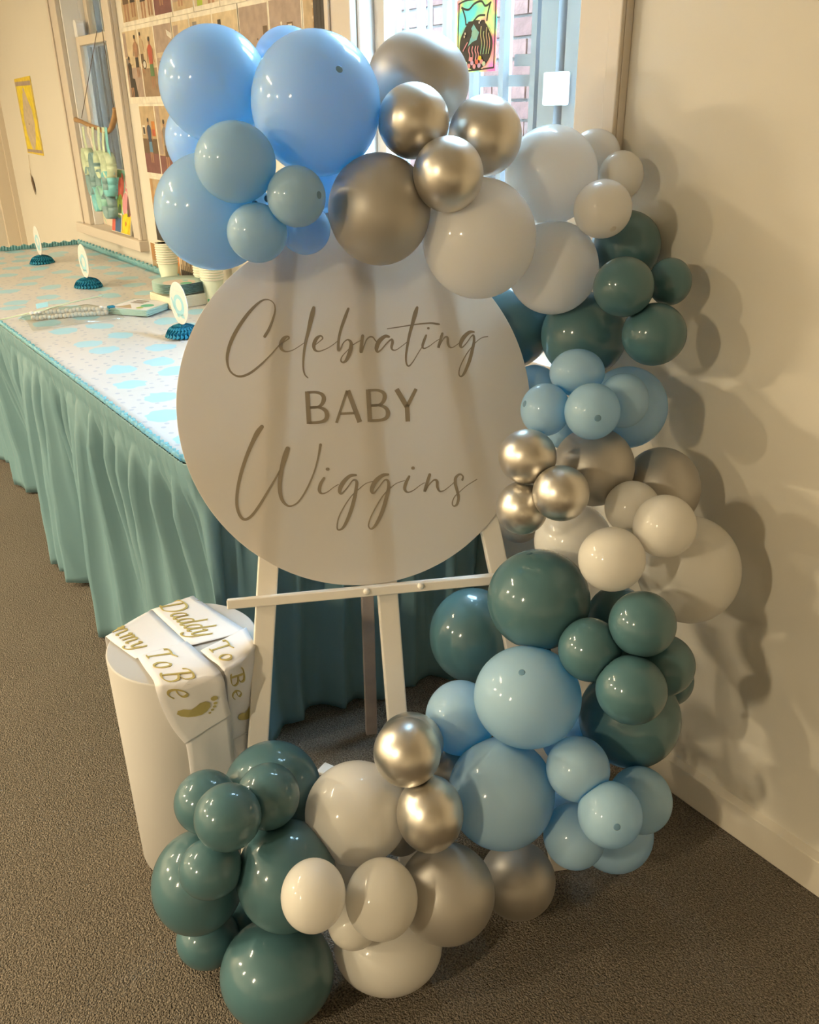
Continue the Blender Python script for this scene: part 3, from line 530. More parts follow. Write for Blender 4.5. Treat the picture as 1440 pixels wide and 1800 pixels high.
# round sign
sg = obj('round_sign', None, label='round white acrylic sign with taupe lettering, standing on the easel', cat='sign', loc=(0, 0, 0))
SR, SA, SB = .3190, .0107, -.0150
s = MB(); N_ = 160
ring = [(math.cos(2*math.pi*i/N_), math.sin(2*math.pi*i/N_)) for i in range(N_)]
for n_, rr in ((-.0040, SR-.0006), (-.0034, SR), (-.0006, SR), (0, SR-.0006)): s.V += [ep(SA+rr*x, SB+rr*y, n_) for x, y in ring]
for k in range(3): s.F += [(k*N_+i, k*N_+(i+1) % N_, (k+1)*N_+(i+1) % N_, (k+1)*N_+i) for i in range(N_)]
s.F += [tuple(range(N_-1, -1, -1)), tuple(3*N_+i for i in range(N_))]; s.I = [0]*len(s.F)
obj('sign_board', s.mesh('sign_board', SIGNW), sg)
def ribbon_letters(strokes, place, h, n=6, straight=False, caps=True):
    """flat raised strokes; place(a, b, h) gives the 3D point; strokes hold (a, b, width)"""
    s = MB()
    for st in strokes:
        pts = [Vector(p) for p in st] if (straight or len(st) < 3) else catmull(st, n)
        top = []; m = len(pts)
        L = []; Rr = []
        for k, p in enumerate(pts):
            t = pts[min(k+1, m-1)]-pts[max(k-1, 0)]; t.z = 0
            t = t.normalized() if t.length > 1e-9 else Vector((1, 0, 0)); nn = Vector((-t.y, t.x, 0)); w = max(p.z, 0)/2
            L.append(Vector((p.x, p.y, 0))+nn*w); Rr.append(Vector((p.x, p.y, 0))-nn*w)
        def cap(p, t, w, first):
            a0 = math.atan2(t.y, t.x); out = []
            for j in range(1, 5):
                an = (a0+math.pi/2+math.pi*j/5) if first else (a0-math.pi/2+math.pi*j/5)
                out.append(Vector((p.x+w*math.cos(an), p.y+w*math.sin(an), 0)))
            return out
        t0 = (pts[1]-pts[0]); t1 = (pts[-1]-pts[-2]); base = len(s.V)
        rings = [[a, c] for a, c in zip(L, Rr)]
        P = L+Rr
        s.V += [place(v.x, v.y, h) for v in P]; s.V += [place(v.x, v.y, h*.1) for v in P]
        o2 = 2*m
        for k in range(m-1):
            s.F.append((base+k, base+m+k, base+m+k+1, base+k+1))
            s.F.append((base+k, base+k+1, base+o2+k+1, base+o2+k)); s.F.append((base+m+k+1, base+m+k, base+o2+m+k, base+o2+m+k+1))
        if caps and not straight:
            for p, t, w, first, ia, ib in ((pts[0], t0, pts[0].z/2, True, 0, m), (pts[-1], t1, pts[-1].z/2, False, m-1, 2*m-1)):
                cp = cap(p, t, w, first); b2 = len(s.V); s.V += [place(v.x, v.y, h) for v in cp]
                s.F.append(tuple([base+ia]+[b2+j for j in range(4)]+[base+ib]) if first else tuple([base+ib]+[b2+j for j in range(4)]+[base+ia]))
    s.I = [0]*len(s.F); return s
for wd, st in LETTERS.items():
    stm = [[(a*1e-4, b_*1e-4, w*1e-4) for a, b_, w in l] for l in st]
    s = ribbon_letters(stm, lambda a, b_, h: ep(a, b_, h), .0007, caps=wd != 'BABY')
    obj('lettering', s.mesh('lettering', VINYL), sg, 'taupe word %s' % wd)

# flat foot bar, one end of it showing on the carpet beside the white balloon
s = MB(); pa, pb = Vector((-1.352, .712, .006)), Vector((-1.06, .838, .006)); s.bar(pa, pb, .034, .008)
bevel(obj('base_bar', s.mesh('base_bar', WHITEP), None, 'flat white metal bar on the carpet behind the large bottom white balloon', 'bar'), .002)

# ---------------------------------------------------------------- plinth and the two sashes
PC = Vector((*PLINTH_XY, 0)); PR, PH = PLINTH_R, PLINTH_H
s = MB(); s.lathe([(PR-.002, 0.0005), (PR, .003), (PR, PH-.003), (PR-.003, PH), (0, PH)], PC, n=96)
pm = s.mesh('cylinder_plinth', PLINTH, False)
for p in pm.polygons: p.use_smooth = len(p.vertices) == 4 and abs(p.normal.z) < .9
obj('cylinder_plinth', pm, None, 'white cylinder plinth on the carpet carrying two satin sashes', 'plinth')

GLYPH = {  # strokes in em units, baseline 0, x-height .44, drawn with a slanted pen
 'm': (.74, [[(0,.36),(.06,.43),(.10,.42),(.06,.22),(.01,0)],[(.06,.20),(.16,.38),(.25,.44),(.30,.38),(.27,.20),(.23,0)],[(.28,.20),(.38,.38),(.47,.44),(.53,.38),(.49,.18),(.47,.04),(.52,0),(.60,.06)]]),
 'y': (.50, [[(0,.36),(.06,.43),(.11,.40),(.08,.18),(.10,.04),(.18,.02),(.28,.12),(.36,.28)],[(.42,.44),(.36,.20),(.26,-.08),(.10,-.22),(-.06,-.22),(-.10,-.16)]]),
 'T': (.66, [[(.02,.58),(.08,.68),(.24,.70),(.44,.68),(.62,.76)],[(.36,.69),(.28,.35),(.20,0)],[(.10,0),(.20,0),(.32,.01)]]),
 'o': (.52, [[(.30,.44),(.14,.36),(.04,.18),(.10,.02),(.24,.02),(.36,.18),(.38,.36),(.28,.44),(.20,.40)]]),
 'B': (.68, [[(.30,.70),(.22,.36),(.12,0)],[(.02,.60),(.12,.70),(.36,.74),(.54,.68),(.52,.50),(.36,.40),(.24,.38)],[(.30,.39),(.48,.32),(.50,.14),(.36,.0),(.16,-.02),(.02,.02)]]),
 'e': (.44, [[(.06,.20),(.24,.24),(.34,.34),(.28,.44),(.16,.38),(.06,.20),(.10,.03),(.22,0),(.36,.10)]]),
 'D': (.78, [[(.32,.70),(.22,.34),(.12,.02)],[(0,.56),(.12,.70),(.38,.74),(.64,.66),(.72,.44),(.62,.18),(.40,.0),(.18,-.01),(.02,.04)]]),
 'a': (.50, [[(.36,.42),(.20,.42),(.07,.26),(.05,.08),(.14,.01),(.26,.12),(.36,.32)],[(.38,.44),(.33,.20),(.31,.05),(.37,0),(.46,.07)]]),
 'd': (.52, [[(.36,.40),(.20,.42),(.07,.26),(.05,.08),(.14,.01),(.26,.12),(.37,.34)],[(.50,.74),(.42,.46),(.33,.14),(.33,.03),(.40,0),(.48,.07)]]),
}
def script(text, x, size, y=0, pen=(.085, .018)):
    out = []
    for ch in text:
        if ch == ' ': x += .28*size; continue
        adv, sts = GLYPH[ch]
        for st in sts:
            P = catmull([(a, b_, 0) for a, b_ in st], 6); r = []
            for k, p in enumerate(P):
                t = P[min(k+1, len(P)-1)]-P[max(k-1, 0)]; an = math.atan2(t.y, t.x)
                wd = pen[1]+(pen[0]-pen[1])*abs(math.sin(an-math.radians(28)))**1.3
                r.append((x+p.x*size, y+p.y*size, wd*size))
            out.append(r)
        x += adv*size
    return out, x
FOOT = [(-.5,-.10),(-.46,.16),(-.30,.26),(-.12,.16),(.02,.14),(.20,.22),(.40,.28),(.52,.16),(.50,-.10),(.36,-.34),(.10,-.46),(-.18,-.42),(-.40,-.30)]
class Sheet:                                # a strip given by left/right rails; (u, v): u metres along, v 0..1 from left rail to right
    gap = .0022
    def __init__(s, Lr, Rr, up):
        s.L = catmull(Lr, 8); s.R = catmull(Rr, 8); s.up = up
        s.len = [0]
        for k in range(len(s.L)-1):
            a = (s.L[k]+s.R[k])/2; b_ = (s.L[k+1]+s.R[k+1])/2; s.len.append(s.len[-1]+(b_-a).length)
        s.w = (s.L[0]-s.R[0]).length
    def at(s, u, v, h=0):
        k = 0
        while k < len(s.len)-2 and s.len[k+1] < u: k += 1
        t = (u-s.len[k])/max(s.len[k+1]-s.len[k], 1e-9)
        l = s.L[k].lerp(s.L[k+1], t); r = s.R[k].lerp(s.R[k+1], t); p = l.lerp(r, v)
        n = (s.L[k+1]-s.L[k]+s.R[k+1]-s.R[k]).cross(s.R[k]-s.L[k]).normalized()
        if n.dot(s.up) < 0: n = -n
        o = p-PC; o.z = 0; r = o.length
        if p.z < PH+s.gap:                                          # lie on the plinth, never inside it
            if r < PR+s.gap:
                if PH-p.z < .012 and r < PR-.003: p = Vector((p.x, p.y, PH+s.gap))
                else: p = PC+o.normalized()*(PR+s.gap)+Vector((0, 0, p.z))
        return p+n*h
    def mesh(s, name, m, nv=9, ripple=.0, th=.0006):
        V = []; n = len(s.L)
        for k in range(n):
            for j in range(nv):
                v = j/(nv-1); p = s.at(s.len[k], v, ripple*math.sin(9*v+3*s.len[k]*20)); V.append(p)
        Fc = [(k*nv+j, (k+1)*nv+j, (k+1)*nv+j+1, k*nv+j+1) for k in range(n-1) for j in range(nv-1)]
        return mesh(name, V, Fc, m, True)
def solid(o, t=.0008): md = o.modifiers.new('thick', 'SOLIDIFY'); md.thickness = t; md.offset = -1; return o
CAMV = Vector((0, 0, H))
def lift(p, h): p = Vector(p); p.z += h; return p
def sash(labelled, A, Bq, Hq, textA, textB, textC, tail, par_label, sizeA, sizeB, dz, a0, b0, c0, foot_u):
    root = obj('satin_sash', None, label=par_label, cat='sash', group=None, loc=(0, 0, 0))
    V = [Vector(p) for p in A]           # rear-left outer, rear-left inner, front inner, front outer
    # piece on top: rails run from the rear end to the front crease, the rear end hanging a little over the rim
    rear = (V[0]+V[1]-V[2]-V[3]).normalized()
    L0 = [lift(V[0]+rear*.006, -.03+dz), lift(V[0]+rear*.004, .001+dz), lift(V[0].lerp(V[3], .12), .0025+dz), lift(V[0].lerp(V[3], .6), .0015+dz), lift(V[3], .003+dz)]
    R0 = [lift(V[1]+rear*.006, -.03+dz), lift(V[1]+rear*.004, .001+dz), lift(V[1].lerp(V[2], .12), .0025+dz), lift(V[1].lerp(V[2], .6), .0015+dz), lift(V[2], .003+dz)]
    shA = Sheet(R0, L0, Vector((-.1, 0, 1)))
    pa = solid(obj('top_length', shA.mesh('top_length', SATIN), root))
    B_ = [Vector(p) for p in Bq]; Hh = [Vector(p) for p in Hq]
    cen = PC.copy()
    def rim(p, k, dzz):
        r = (p-PC); r.z = 0; r = r.normalized()
        return PC+r*(PR+k)+Vector((0, 0, PH+dzz))
    cap, ek = (.05, 1) if labelled == 'm' else (.0085, .25)        # the far sash passes between plinth and easel leg
    def rails(p0, p1, ph):
        d = (ph-Vector((p1.x, p1.y, ph.z)))
        o = (Vector((ph.x, ph.y, 0))-PC); o.z = 0
        rr = min(max(o.length, PR+.006), PR+cap); phh = PC+o.normalized()*rr; phh.z = ph.z
        e = (p1-p0); e.z = 0; e = e.normalized()
        q1 = Vector((p1.x, p1.y, PH)); r1 = q1-PC; r1.z = 0; q2 = PC+r1.normalized()*(PR+.004)
        return [lift(p0, .006+dz), lift(p0.lerp(p1, .5), .0045+dz), lift(p0.lerp(p1, .93), .005+dz), Vector((q2.x, q2.y, PH-.008))+e*.006*ek,
                Vector((q2.x, q2.y, PH-.03)).lerp(phh, .15)+e*.006*ek, Vector((q2.x, q2.y, PH-.05)).lerp(phh, .5)+e*.004*ek, phh]
    shB = Sheet(rails(B_[1], B_[2], Hh[1]), rails(B_[0], B_[3], Hh[0]), Vector((.6, -.2, 1)))
    pb = solid(obj('front_length', shB.mesh('front_length', SATIN, ripple=.0006), root))
    # lower tail of the same sash, hanging underneath
    tl = rails(B_[1], B_[2], Hh[1])[-4:]; tr = rails(B_[0], B_[3], Hh[0])[-4:]
    def tailrail(rl, s_):
        q = []
        for p in rl:
            o = p-PC; o.z = 0; k = max(o.length-.0035, PR+.0015); pp = PC+o.normalized()*k; pp.z = p.z; q.append(pp)
        e = q[-1].copy(); e.z = tail; q.append((q[-1]+e)/2); q.append(e+EE*s_); return q
    shT = Sheet(tailrail(tl, .010), tailrail(tr, .004), Vector((.8, -.4, .1)))
    shT.gap = .0011
    solid(obj('under_length', shT.mesh('under_length', SATIN, ripple=.001), root))
    def text(sh, strokes, par):
        s = ribbon_letters(strokes, lambda a, b_, h: sh.at(a, 1-b_/sh.w, h), .0024)
        obj('gold_lettering', s.mesh('gold_lettering', GOLD), par)
    if textA: text(shA, script(textA, a0, sizeA, .016)[0], pa)
    t2 = script(textB, b0, sizeB, .014)[0]
    text(shB, t2, pb)
    text(shB, script(textC, c0, sizeB, .014)[0], pb)
    s = MB(); 
    def place(x, y): return shB.at(foot_u+x, 1-(y)/shB.w, .0024)
    cv = .5*shB.w                                                # footprint drawn in millimetres: along, across
    pm = lambda u_, b_: place(u_*.001*1.05, cv+b_*.001*1.05)
    s.poly([pm(*q) for q in ((-3,-25),(-4,-17),(0,-8),(-3,-1),(-8,6),(-8,14),(-2,19),(6,18),(13,12),(16,3),(15,-6),(12,-16),(8,-24),(2,-28))])
    for u_, b_, rr_ in ((-9,26,5),(2,26,2.9),(8.5,23.5,2.6),(14,19.5,2.4),(18.5,14.5,2.1)):
        s.poly([pm(u_+rr_*math.cos(an), b_+rr_*math.sin(an)) for an in [2*math.pi*i/12 for i in range(12)]])
    obj('footprint', s.mesh('footprint', GOLD), pb, 'gold printed baby footprint')
    return root
sash('m', MA, MB_, MH, 'mmy', 'To', 'Be', .12, 'white satin sash nearer the camera on the plinth, gold words ending in mmy To Be', .056, .055, 0, .022, .004, .080, .165)
sash('d', DA, DB, DH, 'Daddy', 'To', 'Be', .16, 'white satin sash behind the other on the plinth, gold words Daddy To Be', .056, .055, .0, .032, .004, .082, .180)
# ---------------------------------------------------------------- table, cloth, skirt
TX0, TX1, TY0, TY1, TH = -4.56, -1.46, .545, 1.268, .74
tb = obj('trestle_table', None, label='long trestle table hidden under the printed cloth and aqua skirt', cat='table', loc=(0, 0, 0))
s = MB(); s.box((TX0+.02, TY0+.035, TH-.035), (TX1-.03, TY1-.03, TH-.004)); bevel(obj('tabletop', s.mesh('tabletop', mat('table_laminate', (.6, .58, .55), .5)), tb), .006)
s = MB(); s.tube([(0, 0, 0), (0, 0, TH-.035)], .014, 10); lm = s.mesh('leg', mat('grey_steel', (.3, .3, .3), .4, metal=.7), True)
for x in (TX0+.3, -3.0, TX1-.3):
    for y in (TY0+.14, TY1-.10): obj('leg', lm, tb, loc=(x, y, 0))
random.seed(11)
def ground(x, y): return .0028*math.sin(3.1*x+7*y)+.002*math.sin(11*x-5*y)+.0016*math.sin(17*y+4*x)
s = MB(); nx, ny = 150, 36
for i in range(nx+1):
    for j in range(ny+1):
        x = TX0+(TX1-TX0)*i/nx; y = TY0+(TY1-TY0)*j/ny
        ed = min(i, nx-i, 4*j, 4*(ny-j))/4.0
        z = TH+.006+ground(x, y)*min(1, ed)
        for yc, hh in ((.905, .0035), (.725, .002), (1.09, .0022)): z += hh*max(0, 1-abs(y-yc-.008*math.sin(x*1.3))/.007)   # fold creases
        for xc in (-2.05, -2.75, -3.4, -4.0): z += .0022*max(0, 1-abs(x-xc-.03*math.sin(y*3))/.010)
        s.V.append(Vector((x, y, z)))
s.F = [(i*(ny+1)+j, (i+1)*(ny+1)+j, (i+1)*(ny+1)+j+1, i*(ny+1)+j+1) for i in range(nx) for j in range(ny)]; s.I = [0]*len(s.F)
solid(obj('printed_tablecloth', s.mesh('printed_tablecloth', CLOTH, True), None, 'white plastic tablecloth with pale blue clouds and dots on the long table', 'tablecloth'), .0012)
sk = obj('table_skirt', None, label='aqua gathered plastic skirt hanging around the long table', cat='table skirt', loc=(0, 0, 0))
HEM = [(-4.60,.60),(-4.2,.585),(-3.95,.615),(-3.73,.585),(-3.66,.632),(-3.42,.572),(-3.27,.655),(-3.02,.62),(-2.83,.60),(-2.76,.512),(-2.52,.514),(-2.44,.61),(-2.2,.50),(-2.0,.585),(-1.78,.53),(-1.60,.60),(-1.46,.60)]
path = []                                     # (x, y, outward x, outward y, hem offset outward)
st = .006
x = TX0
while x < TX1-.05: path.append((x, TY0, 0, -1, TY0-interp(x, HEM))); x += st
for k in range(13):
    a = math.pi/2*k/12; path.append((TX1-.05+.05*math.sin(a), TY0+.05-.05*math.cos(a), math.sin(a), -math.cos(a), -.055+.010*k/12))
y = TY0+.05
ENDH = [(.55,-.045),(.66,-.030),(.72,-.052),(.79,-.075),(.86,-.045),(1.0,-.02),(1.12,-.01),(1.17,.02),(1.22,-.01),(1.27,-.03)]
while y < TY1: path.append((TX1, y, 1, 0, interp(y, ENDH))); y += st
rows = [0, .004, .012, .02, .03, .04, .05, .065, .085, .11, .14, .18, .23, .28, .33, .38, .43, .48, .53, .58, .62, .64, .652, .70, .728]
V = []; n = len(rows); rr = random.Random(3); ph = [rr.uniform(0, 6.28) for _ in range(8)]
for i, (x, y, ox, oy, hof) in enumerate(path):
    sarc = i*st
    for z in rows:
        t = min(1, max(0, (z-.045)/.55)); g = t**.9
        off = hof*g
        dec = math.exp(-max(0, z-.05)/.16)
        pl = .0024*math.sin(sarc*2*math.pi/.0135)*math.exp(-max(0, z-.05)/.05)+.0040*math.sin(sarc*2*math.pi/.037+1+1.3*math.sin(sarc*5.3))*dec*min(1, z/.06)
        w1 = math.sin(sarc*2*math.pi/.19+ph[0]+1.4*math.sin(sarc*3.1)+.5*g); w2 = math.sin(sarc*2*math.pi/.108+ph[1]+1.7*math.sin(sarc*2.7)-.6*g)
        fold = (.021*(1-2*abs(w1))+.013*(1-2*abs(w2))*(1-.7*g))*min(1, max(0, (z-.05)/.10))*(1-.35*g)
        crk = .0016*math.sin(31*z+9*math.sin(sarc*23))*g
        if abs(z-.045) < .006: pl -= .003
        d = .006+off+pl+fold+crk
        zz = TH-.002-z
        if z == rows[-1]: zz = max(.003, zz+.008*math.sin(sarc*5.1+ph[3])+.004*math.sin(sarc*23))
        V.append((x+ox*d, min(y+oy*d, D-.004), zz))
Fc = [(i*n+j, i*n+j+1, (i+1)*n+j+1, (i+1)*n+j) for i in range(len(path)-1) for j in range(n-1)]
solid(obj('skirt_drop', mesh('skirt_drop', V, Fc, SKIRT, True), sk), .0006)
def ruffle(pts, outs, h, name, m, per=.011):
    V = []
    for i, (p, o) in enumerate(zip(pts, outs)):
        p = Vector(p); o = Vector(o); w1 = math.sin(i*st*2*math.pi/per); w2 = math.sin(i*st*2*math.pi/.047+2)
        V += [p, p+o*(.004+.004*w1)+Vector((0, 0, h*.5)), p+o*(.002+.006*w1+.004*w2)+Vector((0, 0, h*(1+.15*w2)))]
    Fc = [(i*3+j, i*3+j+1, i*3+j+4, i*3+j+3) for i in range(len(pts)-1) for j in range(2)]
    return solid(obj(name, mesh(name, V, Fc, m, True), sk), .0006)
ft = [(p[0]+p[2]*.004, p[1]+p[3]*.004, TH) for p in path]
st_save = st; 
fine = []; fo_ = []
for (a, o1), (c, o2) in zip(zip(ft, path), list(zip(ft, path))[1:]):
    for k in range(2):
        t = k/2; fine.append(Vector(a).lerp(Vector(c), t)); fo_.append((o1[2], o1[3], 0))
st = .003
ruffle(fine, fo_, .016, 'ruffle', RUFF)
nb_ = int((TX1-TX0)/.003)
ruffle([(TX0+i*.003, TY1-.004, TH+.004) for i in range(nb_)], [(0, 1, 0)]*nb_, .024, 'ruffle', RUFF, .013)
ne_ = int((TY1-TY0)/.003)
ruffle([(TX0, TY0+i*.003, TH+.004) for i in range(ne_)], [(-1, 0, 0)]*ne_, .022, 'ruffle', RUFF, .013)
st = .006

TT = TH+.0085                                   # things stand on the cloth
ORD = ['first', 'second', 'third', 'fourth', 'fifth', 'sixth', 'seventh', 'eighth', 'ninth']
# ---------------------------------------------------------------- honeycomb centrepieces
def centrepiece(x, y, label, k, rot):
    r = obj('centrepiece', None, label=label, cat='centrepiece', group='honeycomb centrepieces along the table', loc=(x, y, TT))
    s = MB(); R0 = .052; nf = 26
    for i in range(nf):
        a = math.pi*i/(nf-1)
        # fins of tissue fanned around a horizontal axis, each a wavy half disc
        a2 = 2*math.pi*i/nf
        V = [Vector((0, 0, .001)), Vector((0, 0, .036))]
        for j in range(9):
            th = math.pi/2*(1-j/8); rr = R0*math.cos(th)*(1+.03*math.sin(5*j)); an = a2+(.10 if j % 2 else -.10)
            V.append(Vector((rr*math.cos(an), rr*math.sin(an), .001+.036*math.sin(th))))
        s.add(V, [(0, 1)+tuple(range(2, 11))])
        # cell walls joining neighbouring fins
        for th in (.25, .6, .95, 1.25):
            p = lambda an, q: Vector((R0*.97*math.cos(q)*math.cos(an), R0*.97*math.cos(q)*math.sin(an), .001+.036*math.sin(q)))
            an = a2+math.pi/nf
            s.add([p(a2, th-.12), p(a2+2*math.pi/nf, th+.12), p(a2+2*math.pi/nf, th+.14)*.8, p(a2, th-.1)*.8], [(0, 1, 2, 3)])
    s.lathe([(R0*.80, .001), (R0*.76, .018), (R0*.45, .031), (0, .0345)], n=26)
    obj('honeycomb_base', s.mesh('honeycomb_base', HONEY), r)
    s = MB(); pts = [(.056*math.cos(2*math.pi*i/40), .060*math.sin(2*math.pi*i/40)) for i in range(40)]
    c = Vector((.004, -.004, .036+.060))
    fr = [c+Vector((x_, -.0008, z_)) for x_, z_ in pts]; bk = [c+Vector((x_, .0008, z_)) for x_, z_ in pts]
    s.V = fr+bk; s.F = [tuple(range(40)), tuple(range(79, 39, -1))]+[(i, 40+i, 40+(i+1) % 40, (i+1) % 40) for i in range(40)]; s.I = [0]*42
    s.box((-.006, -.0008, .03), (.006, .0008, .05))
    cd = obj('card', s.mesh('card', CARDW), r)
    s = MB()
    def pr(x_, z_): return c+Vector((x_, -.0011, z_))
    # ring-shaped baby elephant with a trunk, scattered dots round it
    for i in range(28):
        a, a2 = 2*math.pi*i/28, 2*math.pi*(i+1)/28
        s.poly([pr(.018*math.cos(a), -.004+.017*math.sin(a)), pr(.034*math.cos(a), -.006+.031*math.sin(a)), pr(.034*math.cos(a2), -.006+.031*math.sin(a2)), pr(.018*math.cos(a2), -.004+.017*math.sin(a2))])
    s.poly([pr(-.030, -.006), pr(-.040, .012), pr(-.046, .010), pr(-.038, -.016), pr(-.024, -.026)])
    s.poly([pr(.010, -.030), pr(.028, -.030), pr(.030, -.040), pr(.008, -.040)]); s.poly([pr(-.016, -.030), pr(-.004, -.034), pr(-.002, -.042), pr(-.018, -.040)])
    obj('elephant_print', s.mesh('elephant_print', BLUEINK), cd)
    s = MB(); q = random.Random(5)
    for i in range(26):
        a = 2*math.pi*i/26; rr_ = .046+.006*q.random()-.004*(i % 2)
        cx_, cz_ = rr_*math.cos(a)*.96, rr_*math.sin(a)*1.04
        s.poly([pr(cx_+.0019*math.cos(j*math.pi/3), cz_+.0019*math.sin(j*math.pi/3)) for j in range(6)])
    for i in range(7):
        s.poly([pr(-.024+i*.008+.0026*math.cos(j*math.pi/3), .034+.0026*math.sin(j*math.pi/3)) for j in range(6)])
    obj('dot_print', s.mesh('dot_print', PINKINK), cd)
    r.rotation_euler = (0, 0, rot)
centrepiece(-2.415, .925, 'nearest centrepiece, blue honeycomb base and round elephant card touching the sign edge', 0, .06)
centrepiece(-3.365, .945, 'middle centrepiece of three, blue honeycomb base with upright elephant card', 1, 0)
centrepiece(-4.050, .960, 'farthest centrepiece at the far left end of the table', 2, -.02)
# ---------------------------------------------------------------- paper cups in nested stacks
CUPO = mat('printed_paper_cup', (.66, .74, .60), .5); CUPI = mat('cup_rim_paper', (.84, .80, .70), .5); DOTG = mat('green_dot_print', (.10, .42, .26), .5)
s = MB(); s.lathe([(.026, 0), (.0262, .0005), (.0375, .082), (.0365, .082), (.0255, .003), (0, .003)], n=28); cupm = s.mesh('cup_wall', CUPO, True)
s = MB(); prof = [(.0378+.0024*math.cos(a), .0825+.0024*math.sin(a)) for a in [2*math.pi*i/10 for i in range(11)]]; s.lathe(prof, n=28); rimm = s.mesh('rim', CUPI, True)
s = MB()
for (zc, ac, rr_) in ((.030, -2.2, .011), (.012, -1.1, .007), (.018, 2.4, .009)):
    V = []
    for j in range(14):
        a = 2*math.pi*j/14; z = zc+rr_*math.sin(a); R1 = .0262+.0113*z/.082+.0004; th = ac+rr_*math.cos(a)/R1; V.append((R1*math.cos(th), R1*math.sin(th), z))
    s.poly(V)
dotm = s.mesh('dot_print', DOTG)
def cups(x, y, n, where):
    for i in range(n):
        lb = ('lowest paper cup, its green dots showing, in ' if i == 0 else 'topmost paper cup, open at the top, in ' if i == n-1 else ORD[n-1-i]+' paper cup from the top of ')+where
        c = obj('paper_cup', None, label=lb, cat='cup', group='nested cups in '+where, loc=(x, y, TT+i*.0086))
        c.rotation_euler = (0, 0, .2*math.sin(i*3))
        obj('cup_wall', cupm, c); obj('rim', rimm, c)
        if i == 0: obj('dot_print', dotm, c)
cups(-3.215, 1.205, 9, 'the left stack by the wall')
cups(-2.895, 1.213, 9, 'the stack half behind the right one')
cups(-2.795, 1.195, 9, 'the right stack cut by the sign edge')
# ---------------------------------------------------------------- plates, napkins
PLT = mat('teal_edged_plate', (.42, .58, .54), .5); PLW = mat('pale_plate_face', (.62, .52, .44), .45); CREAM = mat('cream_paper', (.72, .66, .52), .7)
px, py = -2.865, 1.105
s = MB(); s.lathe([(.055, 0), (.088, .009), (.089, .0098), (.0545, .0016), (0, .0016)], n=40); plm = s.mesh('paper_plate', PLT, True)
s = MB(); a_ = .075; nm = MB(); nm.box((-a_, -a_, 0), (a_, a_, .0052)); cnm = nm.mesh('napkin', CREAM)
for i in range(7):
    o = obj('napkin', cnm, None, ORD[6-i]+' cream napkin from the top of the block under the plates', 'napkin', 'cream napkins under the plates', loc=(px, py, TT+i*.0054)); o.rotation_euler = (0, 0, .10+.02*math.sin(i*5))
for i in range(8):
    last = i == 7
    o = obj('paper_plate', plm if not last else plm.copy(), None, 'topmost paper plate with a pale face and green and yellow patches' if last else ORD[7-i]+' teal edged plate from the top of the plate stack', 'plate', 'stacked paper plates', loc=(px, py, TT+.0385+i*.0042))
    if last:
        s = MB(); s.poly([(.0545*math.cos(2*math.pi*j/30), .0545*math.sin(2*math.pi*j/30), .0021) for j in range(30)]); obj('pale_face', s.mesh('pale_face', PLW), o)
        s = MB()
        for cx_, cy_, r1, mi in ((.030, .012, .020, 0), (.045, -.020, .008, 1), (-.02, .03, .01, 2)): s.poly([(cx_+r1*math.cos(2*math.pi*j/16), cy_+r1*math.sin(2*math.pi*j/16), .0024) for j in range(16)], mi)
        obj('print', s.mesh('print', [DOTG, PAL['lime'], PAL['aqua']]), o)
TEALN = mat('teal_napkin_edge', (.34, .50, .46), .7)
nx_, ny_ = -2.845, .955
s = MB(); s.box((-.078, -.078, 0), (.078, .078, .0021)); tnm = s.mesh('printed_napkin', TEALN)
for i in range(8):
    last = i == 7
    o = obj('printed_napkin', tnm, None, 'topmost printed napkin with white face, brown stripes and a green dot' if last else ORD[7-i]+' teal edged napkin from the top of the flat napkin stack', 'napkin', 'flat stack of printed napkins', loc=(nx_, ny_, TT+i*.0023)); o.rotation_euler = (0, 0, .62+.03*math.sin(i*2.3))
    if last:
        s = MB(); z = .0024
        s.poly([(-.072,-.072,z),(.072,-.072,z),(.072,.072,z),(-.072,.072,z)], 0)
        for k in range(3): s.poly([(-.05,.015+k*.016,z+.0003),(.0,.015+k*.016,z+.0003),(.0,.023+k*.016,z+.0003),(-.05,.023+k*.016,z+.0003)], 1)
        s.poly([(.035+.022*math.cos(j*math.pi/8), -.01+.022*math.sin(j*math.pi/8), z+.0003) for j in range(16)], 2); s.poly([(.030+.012*math.cos(j*math.pi/8), -.045+.012*math.sin(j*math.pi/8), z+.0003) for j in range(16)], 3)
        s.poly([(-.06,-.06,z+.0003),(.01,-.06,z+.0003),(-.03,-.01,z+.0003)], 4)
        obj('print', s.mesh('print', [CARDW, PAL['brown'], DOTG, PAL['lime'], PAL['tan']]), o)
# ---------------------------------------------------------------- bag of white pompoms
bag = obj('pompom_bag', None, label='clear plastic bag with white pompoms lying open at the front of the table', cat='bag', loc=(-2.84, .735, TT))
q = random.Random(8); s = MB()
ico = bmesh.new(); bmesh.ops.create_icosphere(ico, subdivisions=2, radius=.0078); im = bpy.data.meshes.new('pompom'); ico.to_mesh(im); ico.free(); im.materials.append(CARDW)
for p in im.polygons: p.use_smooth = True
for i in range(20):
    for j in range(2):
        o = obj('pompom', im, bag, loc=(-.062+.0062*i*.55+q.uniform(-.002, .002), -.105+i*.0110, .0085+j*.013+q.uniform(-.002, .002)))
        if j: o.location.x -= .008
V = []; nu, nv = 26, 14
for i in range(nu+1):
    for j in range(nv+1):
        u, v = i/nu, j/nv
        z = .042*math.sin(math.pi*min(1, v*1.05))**.7*(.35+.65*math.sin(math.pi*min(1, u*.9+.08)))+.003*math.sin(17*u+5*v)+.002*math.sin(29*v)
        V.append((-.085+.17*v, -.145+.28*u, max(z, .002)))
